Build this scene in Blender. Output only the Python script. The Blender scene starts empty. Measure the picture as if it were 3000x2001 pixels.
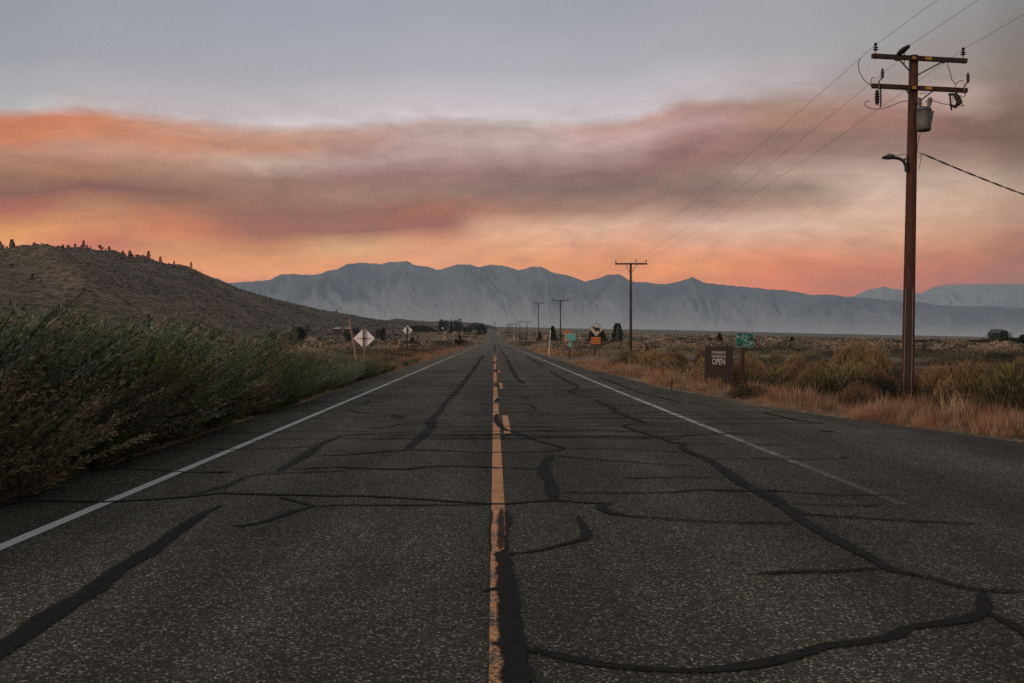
import bpy, math, random
import numpy as np
from mathutils import Vector, Matrix

random.seed(7)
rng = np.random.default_rng(11)
S = bpy.context.scene
COL = S.collection
F = 2917.0      # focal length of the photograph in its own pixels (35 mm on full frame)
VX, VY = 1448.0, 993.0
CH = 1.55

# ------------------------------------------------------------------ helpers
def lin(c):
    return tuple(((v / 255) / 12.92 if v / 255 <= .04045 else ((v / 255 + .055) / 1.055) ** 2.4) for v in c)

def W(px, py, Y):
    return Vector(((px - VX) / F * Y, Y, CH + (VY - py) / F * Y))

def sm(x, a, b):
    t = np.clip((np.asarray(x, dtype=float) - a) / (b - a), 0, 1)
    return t * t * (3 - 2 * t)

def hash2(ix, iy, seed):
    h = (ix.astype(np.int64) * 374761393 + iy.astype(np.int64) * 668265263 + seed * 974711) & 0xffffffff
    h = ((h ^ (h >> 13)) * 1274126177) & 0xffffffff
    return ((h ^ (h >> 16)) & 0xffff) / 65535.0

def vnoise(x, y, seed=0):
    x = np.asarray(x, dtype=float); y = np.asarray(y, dtype=float)
    ix = np.floor(x); iy = np.floor(y); fx = x - ix; fy = y - iy
    fx = fx * fx * (3 - 2 * fx); fy = fy * fy * (3 - 2 * fy)
    a = hash2(ix, iy, seed); b = hash2(ix + 1, iy, seed); c = hash2(ix, iy + 1, seed); d = hash2(ix + 1, iy + 1, seed)
    return (a * (1 - fx) + b * fx) * (1 - fy) + (c * (1 - fx) + d * fx) * fy

def fbm(x, y, o=4, seed=0):
    s = 0; a = .5; f = 1.0; t = 0
    for i in range(o):
        s = s + a * vnoise(x * f, y * f, seed + i * 17); t += a; a *= .5; f *= 2.03
    return s / t

def ridged(x, y, o=4, seed=0):
    s = 0; a = .5; f = 1.0; t = 0
    for i in range(o):
        s = s + a * (1 - np.abs(2 * vnoise(x * f, y * f, seed + i * 31) - 1)); t += a; a *= .5; f *= 2.1
    return s / t

# ------------------------------------------------------------------ terrain function
ZY = [-400, 0, 260, 330, 400, 470, 533, 700, 1040, 1300, 2000, 3000, 4000, 5000, 5600, 6500, 9000, 12000, 16000, 28000]
ZZ = [0, 0, 0, -.1, -1.2, -1.3, -.64, 1.6, 6.5, 9.3, 18, 33, 48, 62, 66, 50, 40, 60, 90, 120]
def zc(Y):
    return np.interp(Y, ZY, ZZ)
ER_Y = [0, 8, 14.8, 17.1, 22.6, 33, 49, 80, 330, 2000]
ER_X = [9.6, 9.2, 8.0, 7.4, 6.1, 5.3, 4.8, 4.6, 4.6, 4.6]
def edge_r(Y):
    return np.interp(Y, ER_Y, ER_X)
def T(X, Y):
    X = np.asarray(X, dtype=float); Y = np.asarray(Y, dtype=float)
    z = zc(Y) - .035
    aw = np.maximum(np.abs(X) - 8, 0)
    awc = np.minimum(aw, 2800)
    s = sm(Y, 220, 1500)
    z = z - np.where(X > 0, .0205 * awc, 0) * s + np.where(X < 0, .012 * np.minimum(aw, 700), 0) * s
    off = X - edge_r(Y)
    z = z - .22 * sm(off, .3, 4.0) * (1 - sm(Y, 90, 240)) * (X > 0)
    und = (fbm(X / 9, Y / 9, 3, 5) - .5) * .35 * (1 - sm(Y, 150, 400)) + (fbm(X / 120, Y / 120, 3, 9) - .5) * 3.0 * sm(Y, 250, 900) + (fbm(X / 900, Y / 900, 3, 3) - .5) * 10 * sm(Y, 1200, 3000)
    z = z + und * sm(np.abs(X), 7, 30) * sm(off * np.sign(X) + 100 * (X < 0), 0, 8)
    return z
def Tz(x, y):
    return float(T(x, y))
def ground_hit(px, py, y0=30, y1=5600):
    Ys = np.geomspace(y0, y1, 900)
    X = (px - VX) / F * Ys
    z = CH - (py - VY) * Ys / F
    hit = np.nonzero(z < T(X, Ys))[0]
    k = hit[0] if len(hit) else len(Ys) - 1
    return X[k], Ys[k]

# ------------------------------------------------------------------ object plumbing
def tag(o, label=None, cat=None, group=None, kind=None):
    if label: o['label'] = label
    if cat: o['category'] = cat
    if group: o['group'] = group
    if kind: o['kind'] = kind
    return o

def thing(name, loc, label, cat, group=None):
    o = bpy.data.objects.new(name, None); COL.objects.link(o)
    o.location = loc; o.empty_display_size = .2
    return tag(o, label, cat, group)

class MB:
    def __init__(s): s.v = []; s.f = []
    def quad(s, a, b, c, d):
        n = len(s.v); s.v += [tuple(a), tuple(b), tuple(c), tuple(d)]; s.f.append((n, n + 1, n + 2, n + 3))
    def poly(s, pts):
        n = len(s.v); s.v += [tuple(p) for p in pts]; s.f.append(tuple(range(n, n + len(pts))))
    def box(s, c, size, M=None):
        c = Vector(c); hx, hy, hz = size[0] / 2, size[1] / 2, size[2] / 2
        n = len(s.v)
        for z in (-hz, hz):
            for x, y in ((-hx, -hy), (hx, -hy), (hx, hy), (-hx, hy)):
                p = Vector((x, y, z))
                if M is not None: p = M @ p
                s.v.append(tuple(c + p))
        s.f += [(n, n + 3, n + 2, n + 1), (n + 4, n + 5, n + 6, n + 7)]
        for i in range(4):
            j = (i + 1) % 4; s.f.append((n + i, n + j, n + 4 + j, n + 4 + i))
        return s
    def prism(s, pts, y0, y1, M=None, c=(0, 0, 0)):
        """outline in x,z extruded along y"""
        c = Vector(c); n = len(s.v); k = len(pts)
        for y in (y0, y1):
            for x, z in pts:
                p = Vector((x, y, z))
                if M is not None: p = M @ p
                s.v.append(tuple(c + p))
        s.f.append(tuple(range(n, n + k))); s.f.append(tuple(range(n + 2 * k - 1, n + k - 1, -1)))
        for i in range(k):
            j = (i + 1) % k; s.f.append((n + i, n + k + i, n + k + j, n + j))
        return s
    def tube(s, pts, r, n=8, caps=True):
        pts = [Vector(p) for p in pts]
        rs = r if isinstance(r, (list, tuple)) else [r] * len(pts)
        base = len(s.v); prev = None
        for i, p in enumerate(pts):
            d = (pts[min(i + 1, len(pts) - 1)] - pts[max(i - 1, 0)])
            if d.length < 1e-9: d = Vector((0, 0, 1))
            d.normalize()
            if prev is None:
                a = d.orthogonal().normalized()
            else:
                a = (prev - d * prev.dot(d))
                a = a.normalized() if a.length > 1e-6 else d.orthogonal().normalized()
            prev = a; b = d.cross(a)
            for k in range(n):
                t = 2 * math.pi * k / n
                s.v.append(tuple(p + (a * math.cos(t) + b * math.sin(t)) * rs[i]))
        for i in range(len(pts) - 1):
            for k in range(n):
                k2 = (k + 1) % n
                s.f.append((base + i * n + k, base + i * n + k2, base + (i + 1) * n + k2, base + (i + 1) * n + k))
        if caps:
            s.f.append(tuple(base + k for k in range(n - 1, -1, -1)))
            e = base + (len(pts) - 1) * n; s.f.append(tuple(e + k for k in range(n)))
        return s
    def build(s, name, mat, parent=None, smooth=False, origin=None):
        o_ = Vector(origin) if origin is not None else (Vector(parent.location) if parent is not None and parent.parent is None else Vector((0, 0, 0)))
        if parent is not None and parent.parent is not None:
            o_ = Vector(parent.parent.location) if origin is None else Vector(origin)
        me = bpy.data.meshes.new(name)
        me.from_pydata([(x - o_.x, y - o_.y, z - o_.z) for x, y, z in s.v], [], s.f)
        me.materials.append(mat)
        if smooth:
            me.polygons.foreach_set('use_smooth', [True] * len(me.polygons))
        me.update()
        o = bpy.data.objects.new(name, me); COL.objects.link(o)
        if parent is not None: o.parent = parent
        elif origin is not None: o.location = o_
        return o

def np_mesh(name, V, Q, mat, colors=None, smooth=False):
    me = bpy.data.meshes.new(name)
    nv = len(V); nq = len(Q); k = Q.shape[1]
    me.vertices.add(nv); me.vertices.foreach_set('co', np.ascontiguousarray(V, dtype=np.float32).ravel())
    me.loops.add(nq * k); me.loops.foreach_set('vertex_index', np.ascontiguousarray(Q, dtype=np.int32).ravel())
    me.polygons.add(nq); me.polygons.foreach_set('loop_start', np.arange(0, nq * k, k, dtype=np.int32))
    me.polygons.foreach_set('loop_total', np.full(nq, k, dtype=np.int32))
    if smooth: me.polygons.foreach_set('use_smooth', np.ones(nq, dtype=bool))
    me.update(calc_edges=True)
    if colors is not None:
        at = me.color_attributes.new('col', 'FLOAT_COLOR', 'POINT')
        c = np.ones((nv, 4), dtype=np.float32); c[:, :3] = colors
        at.data.foreach_set('color', c.ravel())
    me.materials.append(mat)
    return me

def obj(name, me, parent=None, loc=None):
    o = bpy.data.objects.new(name, me); COL.objects.link(o)
    if parent is not None: o.parent = parent
    if loc is not None: o.location = loc
    return o

# ------------------------------------------------------------------ materials
class N:
    def __init__(s, name):
        s.m = bpy.data.materials.new(name); s.m.use_nodes = True
        s.t = s.m.node_tree; s.b = s.t.nodes['Principled BSDF']
        s.b.inputs['Roughness'].default_value = .8
        s.b.inputs['Specular IOR Level'].default_value = .3
    def n(s, typ, **kw):
        nd = s.t.nodes.new(typ)
        for k, v in kw.items(): setattr(nd, k, v)
        return nd
    def l(s, a, b): s.t.links.new(a, b)
    def co(s): return s.n('ShaderNodeTexCoord').outputs['Object']
    def noise(s, scale, det=4, rough=.55, vec=None, scl=None):
        nd = s.n('ShaderNodeTexNoise'); nd.inputs['Scale'].default_value = scale
        nd.inputs['Detail'].default_value = det; nd.inputs['Roughness'].default_value = rough
        v = vec if vec is not None else s.co()
        if scl:
            mp = s.n('ShaderNodeMapping'); mp.inputs['Scale'].default_value = scl; s.l(v, mp.inputs[0]); v = mp.outputs[0]
        s.l(v, nd.inputs['Vector']); return nd.outputs['Fac']
    def ramp(s, fac, stops, interp='LINEAR'):
        nd = s.n('ShaderNodeValToRGB'); r = nd.color_ramp; r.interpolation = interp
        while len(r.elements) < len(stops): r.elements.new(.5)
        for e, (p, c) in zip(r.elements, stops):
            e.position = p; e.color = (*c, 1) if len(c) == 3 else c
        s.l(fac, nd.inputs[0]); return nd.outputs[0]
    def mix(s, fac, a, b, typ='MIX'):
        nd = s.n('ShaderNodeMix', data_type='RGBA', blend_type=typ)
        for i, v in ((0, fac), (6, a), (7, b)):
            if isinstance(v, (int, float)): nd.inputs[i].default_value = v
            elif isinstance(v, tuple): nd.inputs[i].default_value = (*v, 1)
            else: s.l(v, nd.inputs[i])
        return nd.outputs[2]
    def math(s, op, a, b=0.0, clamp=False):
        nd = s.n('ShaderNodeMath', operation=op, use_clamp=clamp)
        for i, v in ((0, a), (1, b)):
            if isinstance(v, (int, float)): nd.inputs[i].default_value = v
            else: s.l(v, nd.inputs[i])
        return nd.outputs[0]
    def mr(s, v, a, b, c=0, d=1, smooth=False):
        nd = s.n('ShaderNodeMapRange'); nd.clamp = True
        if smooth: nd.interpolation_type = 'SMOOTHSTEP'
        s.l(v, nd.inputs[0])
        for i, x in enumerate((a, b, c, d)): nd.inputs[1 + i].default_value = x
        return nd.outputs[0]
    def bump(s, h, st=.5, dist=.01):
        nd = s.n('ShaderNodeBump'); nd.inputs['Strength'].default_value = st; nd.inputs['Distance'].default_value = dist
        s.l(h, nd.inputs['Height']); s.l(nd.outputs[0], s.b.inputs['Normal'])
    def color(s, c):
        if isinstance(c, tuple): s.b.inputs['Base Color'].default_value = (*c, 1)
        else: s.l(c, s.b.inputs['Base Color'])
        return s.m

def simple(name, c, rough=.7, metal=0, var=.25, scale=8, spec=.3):
    m = N(name); f = m.noise(scale, 5)
    lo = tuple(v * (1 - var) for v in c); hi = tuple(min(1, v * (1 + var)) for v in c)
    m.color(m.ramp(f, [(.3, lo), (.7, hi)]))
    m.b.inputs['Roughness'].default_value = rough; m.b.inputs['Metallic'].default_value = metal
    m.b.inputs['Specular IOR Level'].default_value = spec
    m.bump(f, .15, .01)
    return m.m

# asphalt: bright aggregate chips in dark binder
def asphalt_color(m):
    co = m.co()
    v1 = m.n('ShaderNodeTexVoronoi'); v1.inputs['Scale'].default_value = 72; v1.inputs['Randomness'].default_value = 1; m.l(co, v1.inputs['Vector'])
    sep = m.n('ShaderNodeSeparateColor'); m.l(v1.outputs['Color'], sep.inputs[0])
    chip = m.ramp(sep.outputs[0], [(0, (.026, .024, .019)), (.5, (.056, .051, .042)), (.78, (.105, .096, .080)), (.93, (.215, .20, .17)), (1, (.42, .39, .33))])
    edge = m.mr(v1.outputs['Distance'], .35, .75, 0, 1)
    c = m.mix(edge, chip, (.026, .024, .019))
    fine = m.noise(260, 2, .6, co)
    c = m.mix(m.math('MULTIPLY', m.mr(fine, .5, .75), .5), c, (.11, .10, .082))
    patch = m.noise(.55, 5, .6, co, (1.0, .35, 1))
    c = m.mix(1.0, c, m.ramp(patch, [(.3, (.74, .72, .70)), (.55, (1.0, 1.0, 1.0)), (.75, (1.2, 1.19, 1.15))]), 'MULTIPLY')
    lane = m.noise(1.0, 3, .5, co, (.9, .02, 1))
    c = m.mix(1.0, c, m.ramp(lane, [(.40, (.78, .77, .76)), (.60, (1.2, 1.18, 1.14))]), 'MULTIPLY')
    st = m.noise(.28, 6, .65, co, (1, .6, 1))
    c = m.mix(1.0, c, m.ramp(st, [(.36, (.66, .64, .63)), (.5, (1.0, 1.0, 1.0)), (.66, (1.14, 1.13, 1.1))]), 'MULTIPLY')
    c = m.mix(1.0, c, (1.32, 1.26, 1.13), 'MULTIPLY')
    return co, c, v1.outputs['Distance'], fine

def make_asphalt():
    m = N('asphalt'); co, c, d, fine = asphalt_color(m)
    # far stretch is mixed paler and warmer
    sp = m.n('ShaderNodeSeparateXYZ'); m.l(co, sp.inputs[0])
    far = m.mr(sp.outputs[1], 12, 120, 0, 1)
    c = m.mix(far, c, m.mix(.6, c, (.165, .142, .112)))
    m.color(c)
    hh = m.math('SUBTRACT', 1, d); hh = m.math('ADD', hh, m.math('MULTIPLY', fine, .5))
    m.bump(hh, .6, .006)
    m.b.inputs['Roughness'].default_value = .9; m.b.inputs['Specular IOR Level'].default_value = .12
    return m.m

def make_paint(name, colr, wear0, wear1, y0, y1):
    m = N(name); co, c, d, fine = asphalt_color(m)
    sp = m.n('ShaderNodeSeparateXYZ'); m.l(co, sp.inputs[0])
    n1 = m.noise(38, 5, .7, co); n2 = m.noise(3.0, 4, .6, co)
    n = m.math('ADD', m.math('MULTIPLY', n1, .6), m.math('MULTIPLY', n2, .4))
    thr = m.mr(sp.outputs[1], y0, y1, wear0, wear1)
    dif = m.math('SUBTRACT', n, thr)
    f = m.mr(dif, -.035, .035)
    pc = m.mix(m.noise(1.3, 4, .6, co), tuple(v * .82 for v in colr), colr)
    pc = m.mix(m.math('MULTIPLY', m.mr(n1, .5, .7), .35), pc, tuple(v * .6 for v in colr))
    m.color(m.mix(f, c, pc))
    m.bump(m.math('SUBTRACT', 1, d), .25, .004)
    m.b.inputs['Roughness'].default_value = .7
    return m.m

def make_sealant(name='crack_sealant', lo=(.014, .0135, .012), hi=(.027, .025, .021), old=0.0):
    m = N(name); co = m.co()
    n = m.noise(14, 5, .65, co); n2 = m.noise(130, 3, .6, co)
    m.color(m.mix(m.mr(n2, .58, .8), m.ramp(n, [(.3, lo), (.7, hi)]), (.055, .05, .042)))
    m.b.inputs['Roughness'].default_value = .85; m.b.inputs['Specular IOR Level'].default_value = .06
    m.bump(n2, .3, .003)
    at = m.n('ShaderNodeVertexColor'); at.layer_name = 'col'
    e = m.math('MULTIPLY', at.outputs[0], 1.0)
    w = m.math('ADD', m.math('MULTIPLY', m.noise(9, 5, .7, co), .55), m.math('MULTIPLY', m.noise(70, 3, .7, co), .45 + old * .3))
    a = m.mr(m.math('SUBTRACT', e, m.math('MULTIPLY', w, .75 + old)), -.17 - old * .3, .06 + old * .3)
    if old: a = m.math('MULTIPLY', a, .8)
    m.l(a, m.b.inputs['Alpha'])
    return m.m

def make_ground():
    m = N('desert_soil'); co = m.co()
    a = m.noise(.9, 6, .65, co); b = m.noise(.06, 6, .62, co); c3 = m.noise(.006, 5, .6, co)
    c = m.ramp(a, [(.25, (.085, .058, .034)), (.5, (.20, .138, .078)), (.75, (.33, .235, .14))])
    c = m.mix(m.math('MULTIPLY', m.mr(b, .45, .60), .7), c, (.07, .055, .034))
    sp = m.n('ShaderNodeSeparateXYZ'); m.l(co, sp.inputs[0])
    fary = m.mr(sp.outputs[1], 260, 1400)
    farc = m.ramp(m.noise(.012, 7, .68, co, (.35, 1, 1)), [(.3, (.095, .077, .052)), (.5, (.16, .128, .088)), (.68, (.25, .20, .135))])
    c = m.mix(fary, c, farc)
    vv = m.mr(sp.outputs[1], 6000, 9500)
    c = m.mix(vv, c, (.78, .72, .63))  # pale valley floor; its colour also paints in the low mist
    m.color(c); m.bump(a, .6, .08); m.b.inputs['Roughness'].default_value = .95
    m.b.inputs['Specular IOR Level'].default_value = .1
    return m.m

def make_hill():
    m = N('hillside'); co = m.co()
    v = m.n('ShaderNodeTexVoronoi'); v.inputs['Scale'].default_value = .16; m.l(co, v.inputs['Vector'])
    vb = m.n('ShaderNodeTexVoronoi'); vb.inputs['Scale'].default_value = .38; m.l(co, vb.inputs['Vector'])
    n = m.noise(.010, 6, .65, co); n2 = m.noise(.12, 6, .7, co)
    c = m.ramp(n2, [(.3, (.042, .034, .021)), (.5, (.112, .085, .052)), (.72, (.25, .185, .11))])
    c = m.mix(m.mr(n, .38, .62), c, m.ramp(n2, [(.3, (.08, .058, .036)), (.7, (.27, .195, .125))]))
    tan = m.mr(m.noise(.03, 5, .7, co, (1, .4, 2)), .52, .66)
    c = m.mix(m.math('MULTIPLY', tan, .4), c, (.21, .16, .11))
    sp = m.n('ShaderNodeSeparateColor'); m.l(v.outputs['Color'], sp.inputs[0])
    sz = m.math('MULTIPLY', sp.outputs[0], .55)
    spot = m.math('LESS_THAN', v.outputs['Distance'], sz)
    c = m.mix(m.math('MULTIPLY', spot, .75), c, (.028, .025, .017))
    spb = m.n('ShaderNodeSeparateColor'); m.l(vb.outputs['Color'], spb.inputs[0])
    spot2 = m.math('LESS_THAN', vb.outputs['Distance'], m.math('MULTIPLY', spb.outputs[0], .6))
    c = m.mix(m.math('MULTIPLY', spot2, .5), c, (.04, .034, .022))
    m.color(c); m.bump(m.math('ADD', n2, m.math('MULTIPLY', spot, .5)), .28, .5)
    m.b.inputs['Roughness'].default_value = .95; m.b.inputs['Specular IOR Level'].default_value = .05
    return m.m

def make_mountain(name, lo, hi):
    m = N(name); co = m.co()
    n = m.noise(.0011, 9, .66, co, (1, .6, 1.6)); n2 = m.noise(.004, 7, .7, co, (1.6, .5, .6))
    c = m.ramp(n, [(.40, lo), (.56, hi)])
    sp = m.n('ShaderNodeSeparateXYZ'); m.l(co, sp.inputs[0])
    scree = m.math('MULTIPLY', m.mr(n2, .55, .66), m.mr(sp.outputs[2], 850, 1200))
    c = m.mix(m.math('MULTIPLY', scree, .55), c, (.55, .50, .44))
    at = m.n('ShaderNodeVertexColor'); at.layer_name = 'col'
    fan_mist = m.math('SUBTRACT', 1, m.mr(at.outputs[0], .36, .86))
    fan_mist = m.math('POWER', fan_mist, 1.5)
    c = m.mix(m.math('MULTIPLY', fan_mist, .97), c, (.86, .79, .70))  # pale lower slopes, with the brightness of valley mist painted into the colour
    m.color(c); m.bump(n, .35, 50); m.b.inputs['Roughness'].default_value = 1
    m.b.inputs['Specular IOR Level'].default_value = 0
    return m.m

def make_leaf(name, trans=.25, rough=.7):
    m = N(name)
    at = m.n('ShaderNodeVertexColor'); at.layer_name = 'col'
    oi = m.n('ShaderNodeObjectInfo')
    v = m.mr(oi.outputs['Random'], 0, 1, .62, 1.38)
    hs = m.n('ShaderNodeHueSaturation'); m.l(v, hs.inputs['Value']); m.l(m.mr(m.math('FRACT', m.math('MULTIPLY', oi.outputs['Random'], 7.31)), 0, 1, .475, .515), hs.inputs['Hue']); m.l(at.outputs[0], hs.inputs['Color'])
    c = hs.outputs[0]
    m.color(c); m.b.inputs['Roughness'].default_value = rough; m.b.inputs['Specular IOR Level'].default_value = .15
    tr = m.n('ShaderNodeBsdfTranslucent'); m.l(c, tr.inputs[0])
    mx = m.n('ShaderNodeMixShader'); mx.inputs[0].default_value = trans
    out = m.t.nodes['Material Output']
    m.l(m.b.outputs[0], mx.inputs[1]); m.l(tr.outputs[0], mx.inputs[2]); m.l(mx.outputs[0], out.inputs[0])
    return m.m

def make_wood(name, a, b, sc=(14, 14, .8)):
    m = N(name); co = m.co()
    n = m.noise(2.2, 7, .7, co, sc); n2 = m.noise(1.2, 4, .6, co)
    c = m.ramp(n, [(.28, a), (.7, b)])
    c = m.mix(m.math('MULTIPLY', m.mr(n2, .5, .75), .4), c, tuple(v * .45 for v in a))
    m.color(c); m.bump(n, .5, .01); m.b.inputs['Roughness'].default_value = .8
    return m.m

M_ASPH = make_asphalt()
M_WHITE = make_paint('worn_white_paint', (.45, .44, .395), .66, .36, 9, 24)
M_WHITEL = make_paint('white_paint', (.45, .44, .395), .34, .38, 9, 24)
M_YEL = make_paint('worn_orange_yellow_paint', (.72, .31, .11), .50, .40, 5, 14)
M_STOP = make_paint('faded_white_paint', (.5, .49, .45), .50, .52, 9, 24)
M_SEAL = make_sealant(); M_SEALO = make_sealant('old_crack_sealant', (.028, .026, .022), (.045, .041, .034), .25); M_GROUND = make_ground(); M_HILL = make_hill()
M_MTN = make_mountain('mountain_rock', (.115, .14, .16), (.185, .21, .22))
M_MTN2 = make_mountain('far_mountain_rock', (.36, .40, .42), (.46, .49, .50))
M_LEAF = make_leaf('leaves'); M_DRY = make_leaf('dry_grass_blades', .3)
M_NEEDLE = make_leaf('needles', .05, .9)
M_BARK = make_wood('bark', (.05, .035, .025), (.12, .085, .06))
M_POLE = make_wood('creosoted_pole_wood', (.020, .009, .006), (.115, .042, .022))
M_ARM = make_wood('crossarm_wood', (.018, .009, .006), (.065, .026, .016), (1, 10, 10))
M_OLDPOLE = make_wood('weathered_pole_wood', (.03, .022, .016), (.075, .05, .034))
M_GUARD = simple('dark_conduit_guard', (.035, .020, .016), .7)
M_GUARDL = simple('pale_guard_flange', (.30, .19, .14), .6)
M_STEEL = simple('galvanised_steel', (.11, .13, .13), .5, .6)
M_IRON = simple('dark_hardware', (.022, .024, .022), .6, .2)
M_PORC = simple('dark_glazed_porcelain', (.020, .020, .019), .3)
M_TANK = simple('grey_painted_tank', (.115, .11, .092), .5, 0, .2, 5)
M_TANKD = simple('dull_green_grey_metal', (.055, .075, .065), .5)
M_BUSH = simple('grey_porcelain', (.10, .095, .092), .4)
M_WIRE = simple('bare_wire', (.035, .032, .03), .6, .2)
M_CABLE = simple('black_cable', (.010, .010, .010), .6)
M_TAGY = simple('yellow_tag', (.42, .19, .03), .6)
M_ALUM = simple('unpainted_sign_back', (.92, .83, .79), .55, 0, .06, 4)
M_RUST = simple('rusty_brace', (.05, .035, .028), .8)
M_POST = make_wood('sign_post_wood', (.10, .065, .04), (.26, .18, .12))
M_POSTD = make_wood('dark_sign_post_wood', (.028, .016, .010), (.06, .038, .026))
M_BROWN = simple('brown_sign_paint', (.040, .024, .020), .6, 0, .12, 6)
M_LETTER = simple('cream_lettering', (.62, .55, .50), .6, 0, .05)
M_GREEN = simple('faded_green_sign', (.015, .115, .088), .5, 0, .5, 22)
M_GREENL = simple('pale_green_marking', (.30, .48, .41), .6, 0, .2, 30)
M_EDGE = simple('pale_sign_edge', (.36, .42, .36), .6)
M_HOLE = simple('bullet_scar', (.05, .03, .03), .8)
M_HOLER = simple('bare_metal_scar', (.55, .5, .45), .5)
M_TEAL = simple('teal_sign_sheet', (.11, .38, .33), .5, 0, .12, 6)
M_TEALL = simple('teal_sign_marking', (.42, .62, .57), .5)
M_CREAM = simple('faded_cream_sign', (.48, .40, .32), .6, 0, .1, 6)
M_BLACK = simple('black_marking', (.014, .016, .015), .6)
M_ORANGE = simple('orange_sign_sheet', (.56, .15, .035), .5, 0, .12, 12)
M_ORANGED = simple('dark_orange_marking', (.20, .05, .015), .6)
M_PINK = simple('pink_red_stake_paint', (.42, .12, .10), .7)
M_WHITEP = simple('white_marker_paint', (.62, .52, .48), .7)
M_TANP = simple('tan_marker_paint', (.26, .19, .14), .7)
M_BARN = simple('dark_barn_boards', (.022, .014, .012), .9, 0, .4, .4)
M_ROOFW = simple('pale_metal_roof', (.62, .58, .54), .6)
M_WALL = simple('tan_building_wall', (.09, .07, .055), .9)
M_CAR = simple('silver_car_paint', (.35, .38, .40), .3, .3)
M_CARW = simple('white_car_paint', (.7, .68, .65), .3)
M_GLASS = simple('dark_car_glass', (.03, .035, .04), .15, 0, .1, 5, .6)
M_TYRE = simple('black_tyre', (.012, .012, .012), .8)

# ------------------------------------------------------------------ ground sheet
xs = [0]; st = 1.0
xp = list(np.arange(1, 12.01, 1.0)) + [13, 14, 15.5, 17, 19, 21, 24, 27, 30, 34, 38, 43, 49, 56, 64, 74, 86, 100]
x = 100.
while x < 16000: x *= 1.13; xp.append(x)
gx = np.array([-v for v in reversed(xp)] + [0] + xp)
yp = list(np.arange(-60, 60, 3.0)) + list(np.arange(60, 240, 6.0)) + list(np.arange(240, 1100, 15.0))
y = 1100.
while y < 27000: yp.append(y); y *= 1.03
gy = np.array(yp)
GX, GY = np.meshgrid(gx, gy)
GZ = T(GX, GY)
V = np.stack([GX, GY, GZ], -1).reshape(-1, 3)
nx, ny = len(gx), len(gy)
I = np.arange(nx * ny).reshape(ny, nx)
Q = np.stack([I[:-1, :-1], I[:-1, 1:], I[1:, 1:], I[1:, :-1]], -1).reshape(-1, 4)
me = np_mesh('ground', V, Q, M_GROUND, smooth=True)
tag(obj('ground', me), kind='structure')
zmin = float(GZ.min())

# ------------------------------------------------------------------ road
ry = np.array(list(np.arange(-60, 60, .5)) + list(np.arange(60, 240, 2.0)) + list(np.arange(240, 1100, 15.0)) + [1100])
wob = (fbm(ry / 3, ry * 0, 4, 41) - .5) * .28
wobr = (fbm(ry / 2.2, ry * 0 + 9, 4, 43) - .5) * .5
el = -4.75 + wob; er = edge_r(ry) + wobr
fr = np.linspace(0, 1, 9)
RX = el[:, None] * (1 - fr) + er[:, None] * fr
RY = np.repeat(ry[:, None], 9, 1)
RZ = np.repeat(zc(ry)[:, None], 9, 1)
# side skirts down into the soil
RX = np.concatenate([RX[:, :1] - .05, RX, RX[:, -1:] + .06], 1); RY = np.concatenate([RY[:, :1], RY, RY[:, -1:]], 1)
RZ = np.concatenate([RZ[:, :1] - .12, RZ, RZ[:, -1:] - .12], 1)
V = np.stack([RX, RY, RZ], -1).reshape(-1, 3); n_, k_ = RX.shape
I = np.arange(n_ * k_).reshape(n_, k_)
Q = np.stack([I[:-1, :-1], I[:-1, 1:], I[1:, 1:], I[1:, :-1]], -1).reshape(-1, 4)
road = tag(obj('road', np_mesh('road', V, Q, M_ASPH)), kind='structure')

def strip(name, mat, segs, h):
    """segs: list of (list of (x, y, width)) laid on the road; the colour attribute runs 0 at the edges to 1 at the middle"""
    mb_v = []; mb_q = []; cc = []
    for si, pts in enumerate(segs):
        dz = (si % 40) * .00012 if len(segs) > 12 else 0
        pts = np.array(pts, dtype=float)
        d = np.gradient(pts[:, :2], axis=0)
        d /= np.maximum(np.linalg.norm(d, axis=1, keepdims=True), 1e-9)
        nrm = np.stack([-d[:, 1], d[:, 0]], 1)
        L = pts[:, :2] + nrm * pts[:, 2:3] / 2; R = pts[:, :2] - nrm * pts[:, 2:3] / 2
        b = len(mb_v)
        for k in range(len(pts)):
            e = 1.0 if 0 < k < len(pts) - 1 else 0.0
            for p, c in ((L[k], 0.), (pts[k], e), (R[k], 0.)):
                mb_v.append((p[0], p[1], float(zc(p[1])) + h + dz)); cc.append((c, c, c))
        for k in range(len(pts) - 1):
            mb_q.append((b + 3 * k, b + 3 * k + 1, b + 3 * k + 4, b + 3 * k + 3))
            mb_q.append((b + 3 * k + 1, b + 3 * k + 2, b + 3 * k + 5, b + 3 * k + 4))
    return obj(name, np_mesh(name, np.array(mb_v), np.array(mb_q), mat, np.array(cc)), road)

def line_pts(fx, y0, y1, w, step=None):
    ys = [v for v in ry if y0 < v < y1]; ys = [y0] + ys + [y1]
    return [(float(fx(v)), v, w) for v in ys]
strip('edge_line', M_WHITEL, [line_pts(lambda v: -3.67, -40, 1040, .115)], .004)
strip('edge_line', M_WHITE, [line_pts(lambda v: np.interp(v, [0, 12.9, 28.8, 79, 1040], [3.95, 3.77, 3.65, 3.55, 3.55]), 9.3, 1040, .115)], .004)
strip('centre_line', M_YEL, [line_pts(lambda v: .036, -40, 96, .122)], .004)
strip('lane_dashes', M_YEL, [line_pts(lambda v: .218, 16.3 + 14.8 * k - (14.8 * 3 if k < 0 else 0), 20.2 + 14.8 * k - (14.8 * 3 if k < 0 else 0), .112) for k in range(0, 8)], .004)
strip('stop_line', M_STOP, [[(-3.2 + .32 * i, yy, .35), (-3.2 + .32 * i + random.uniform(.12, .28), yy, .35)] for yy in (101, 121) for i in range(8)], .004)

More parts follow.
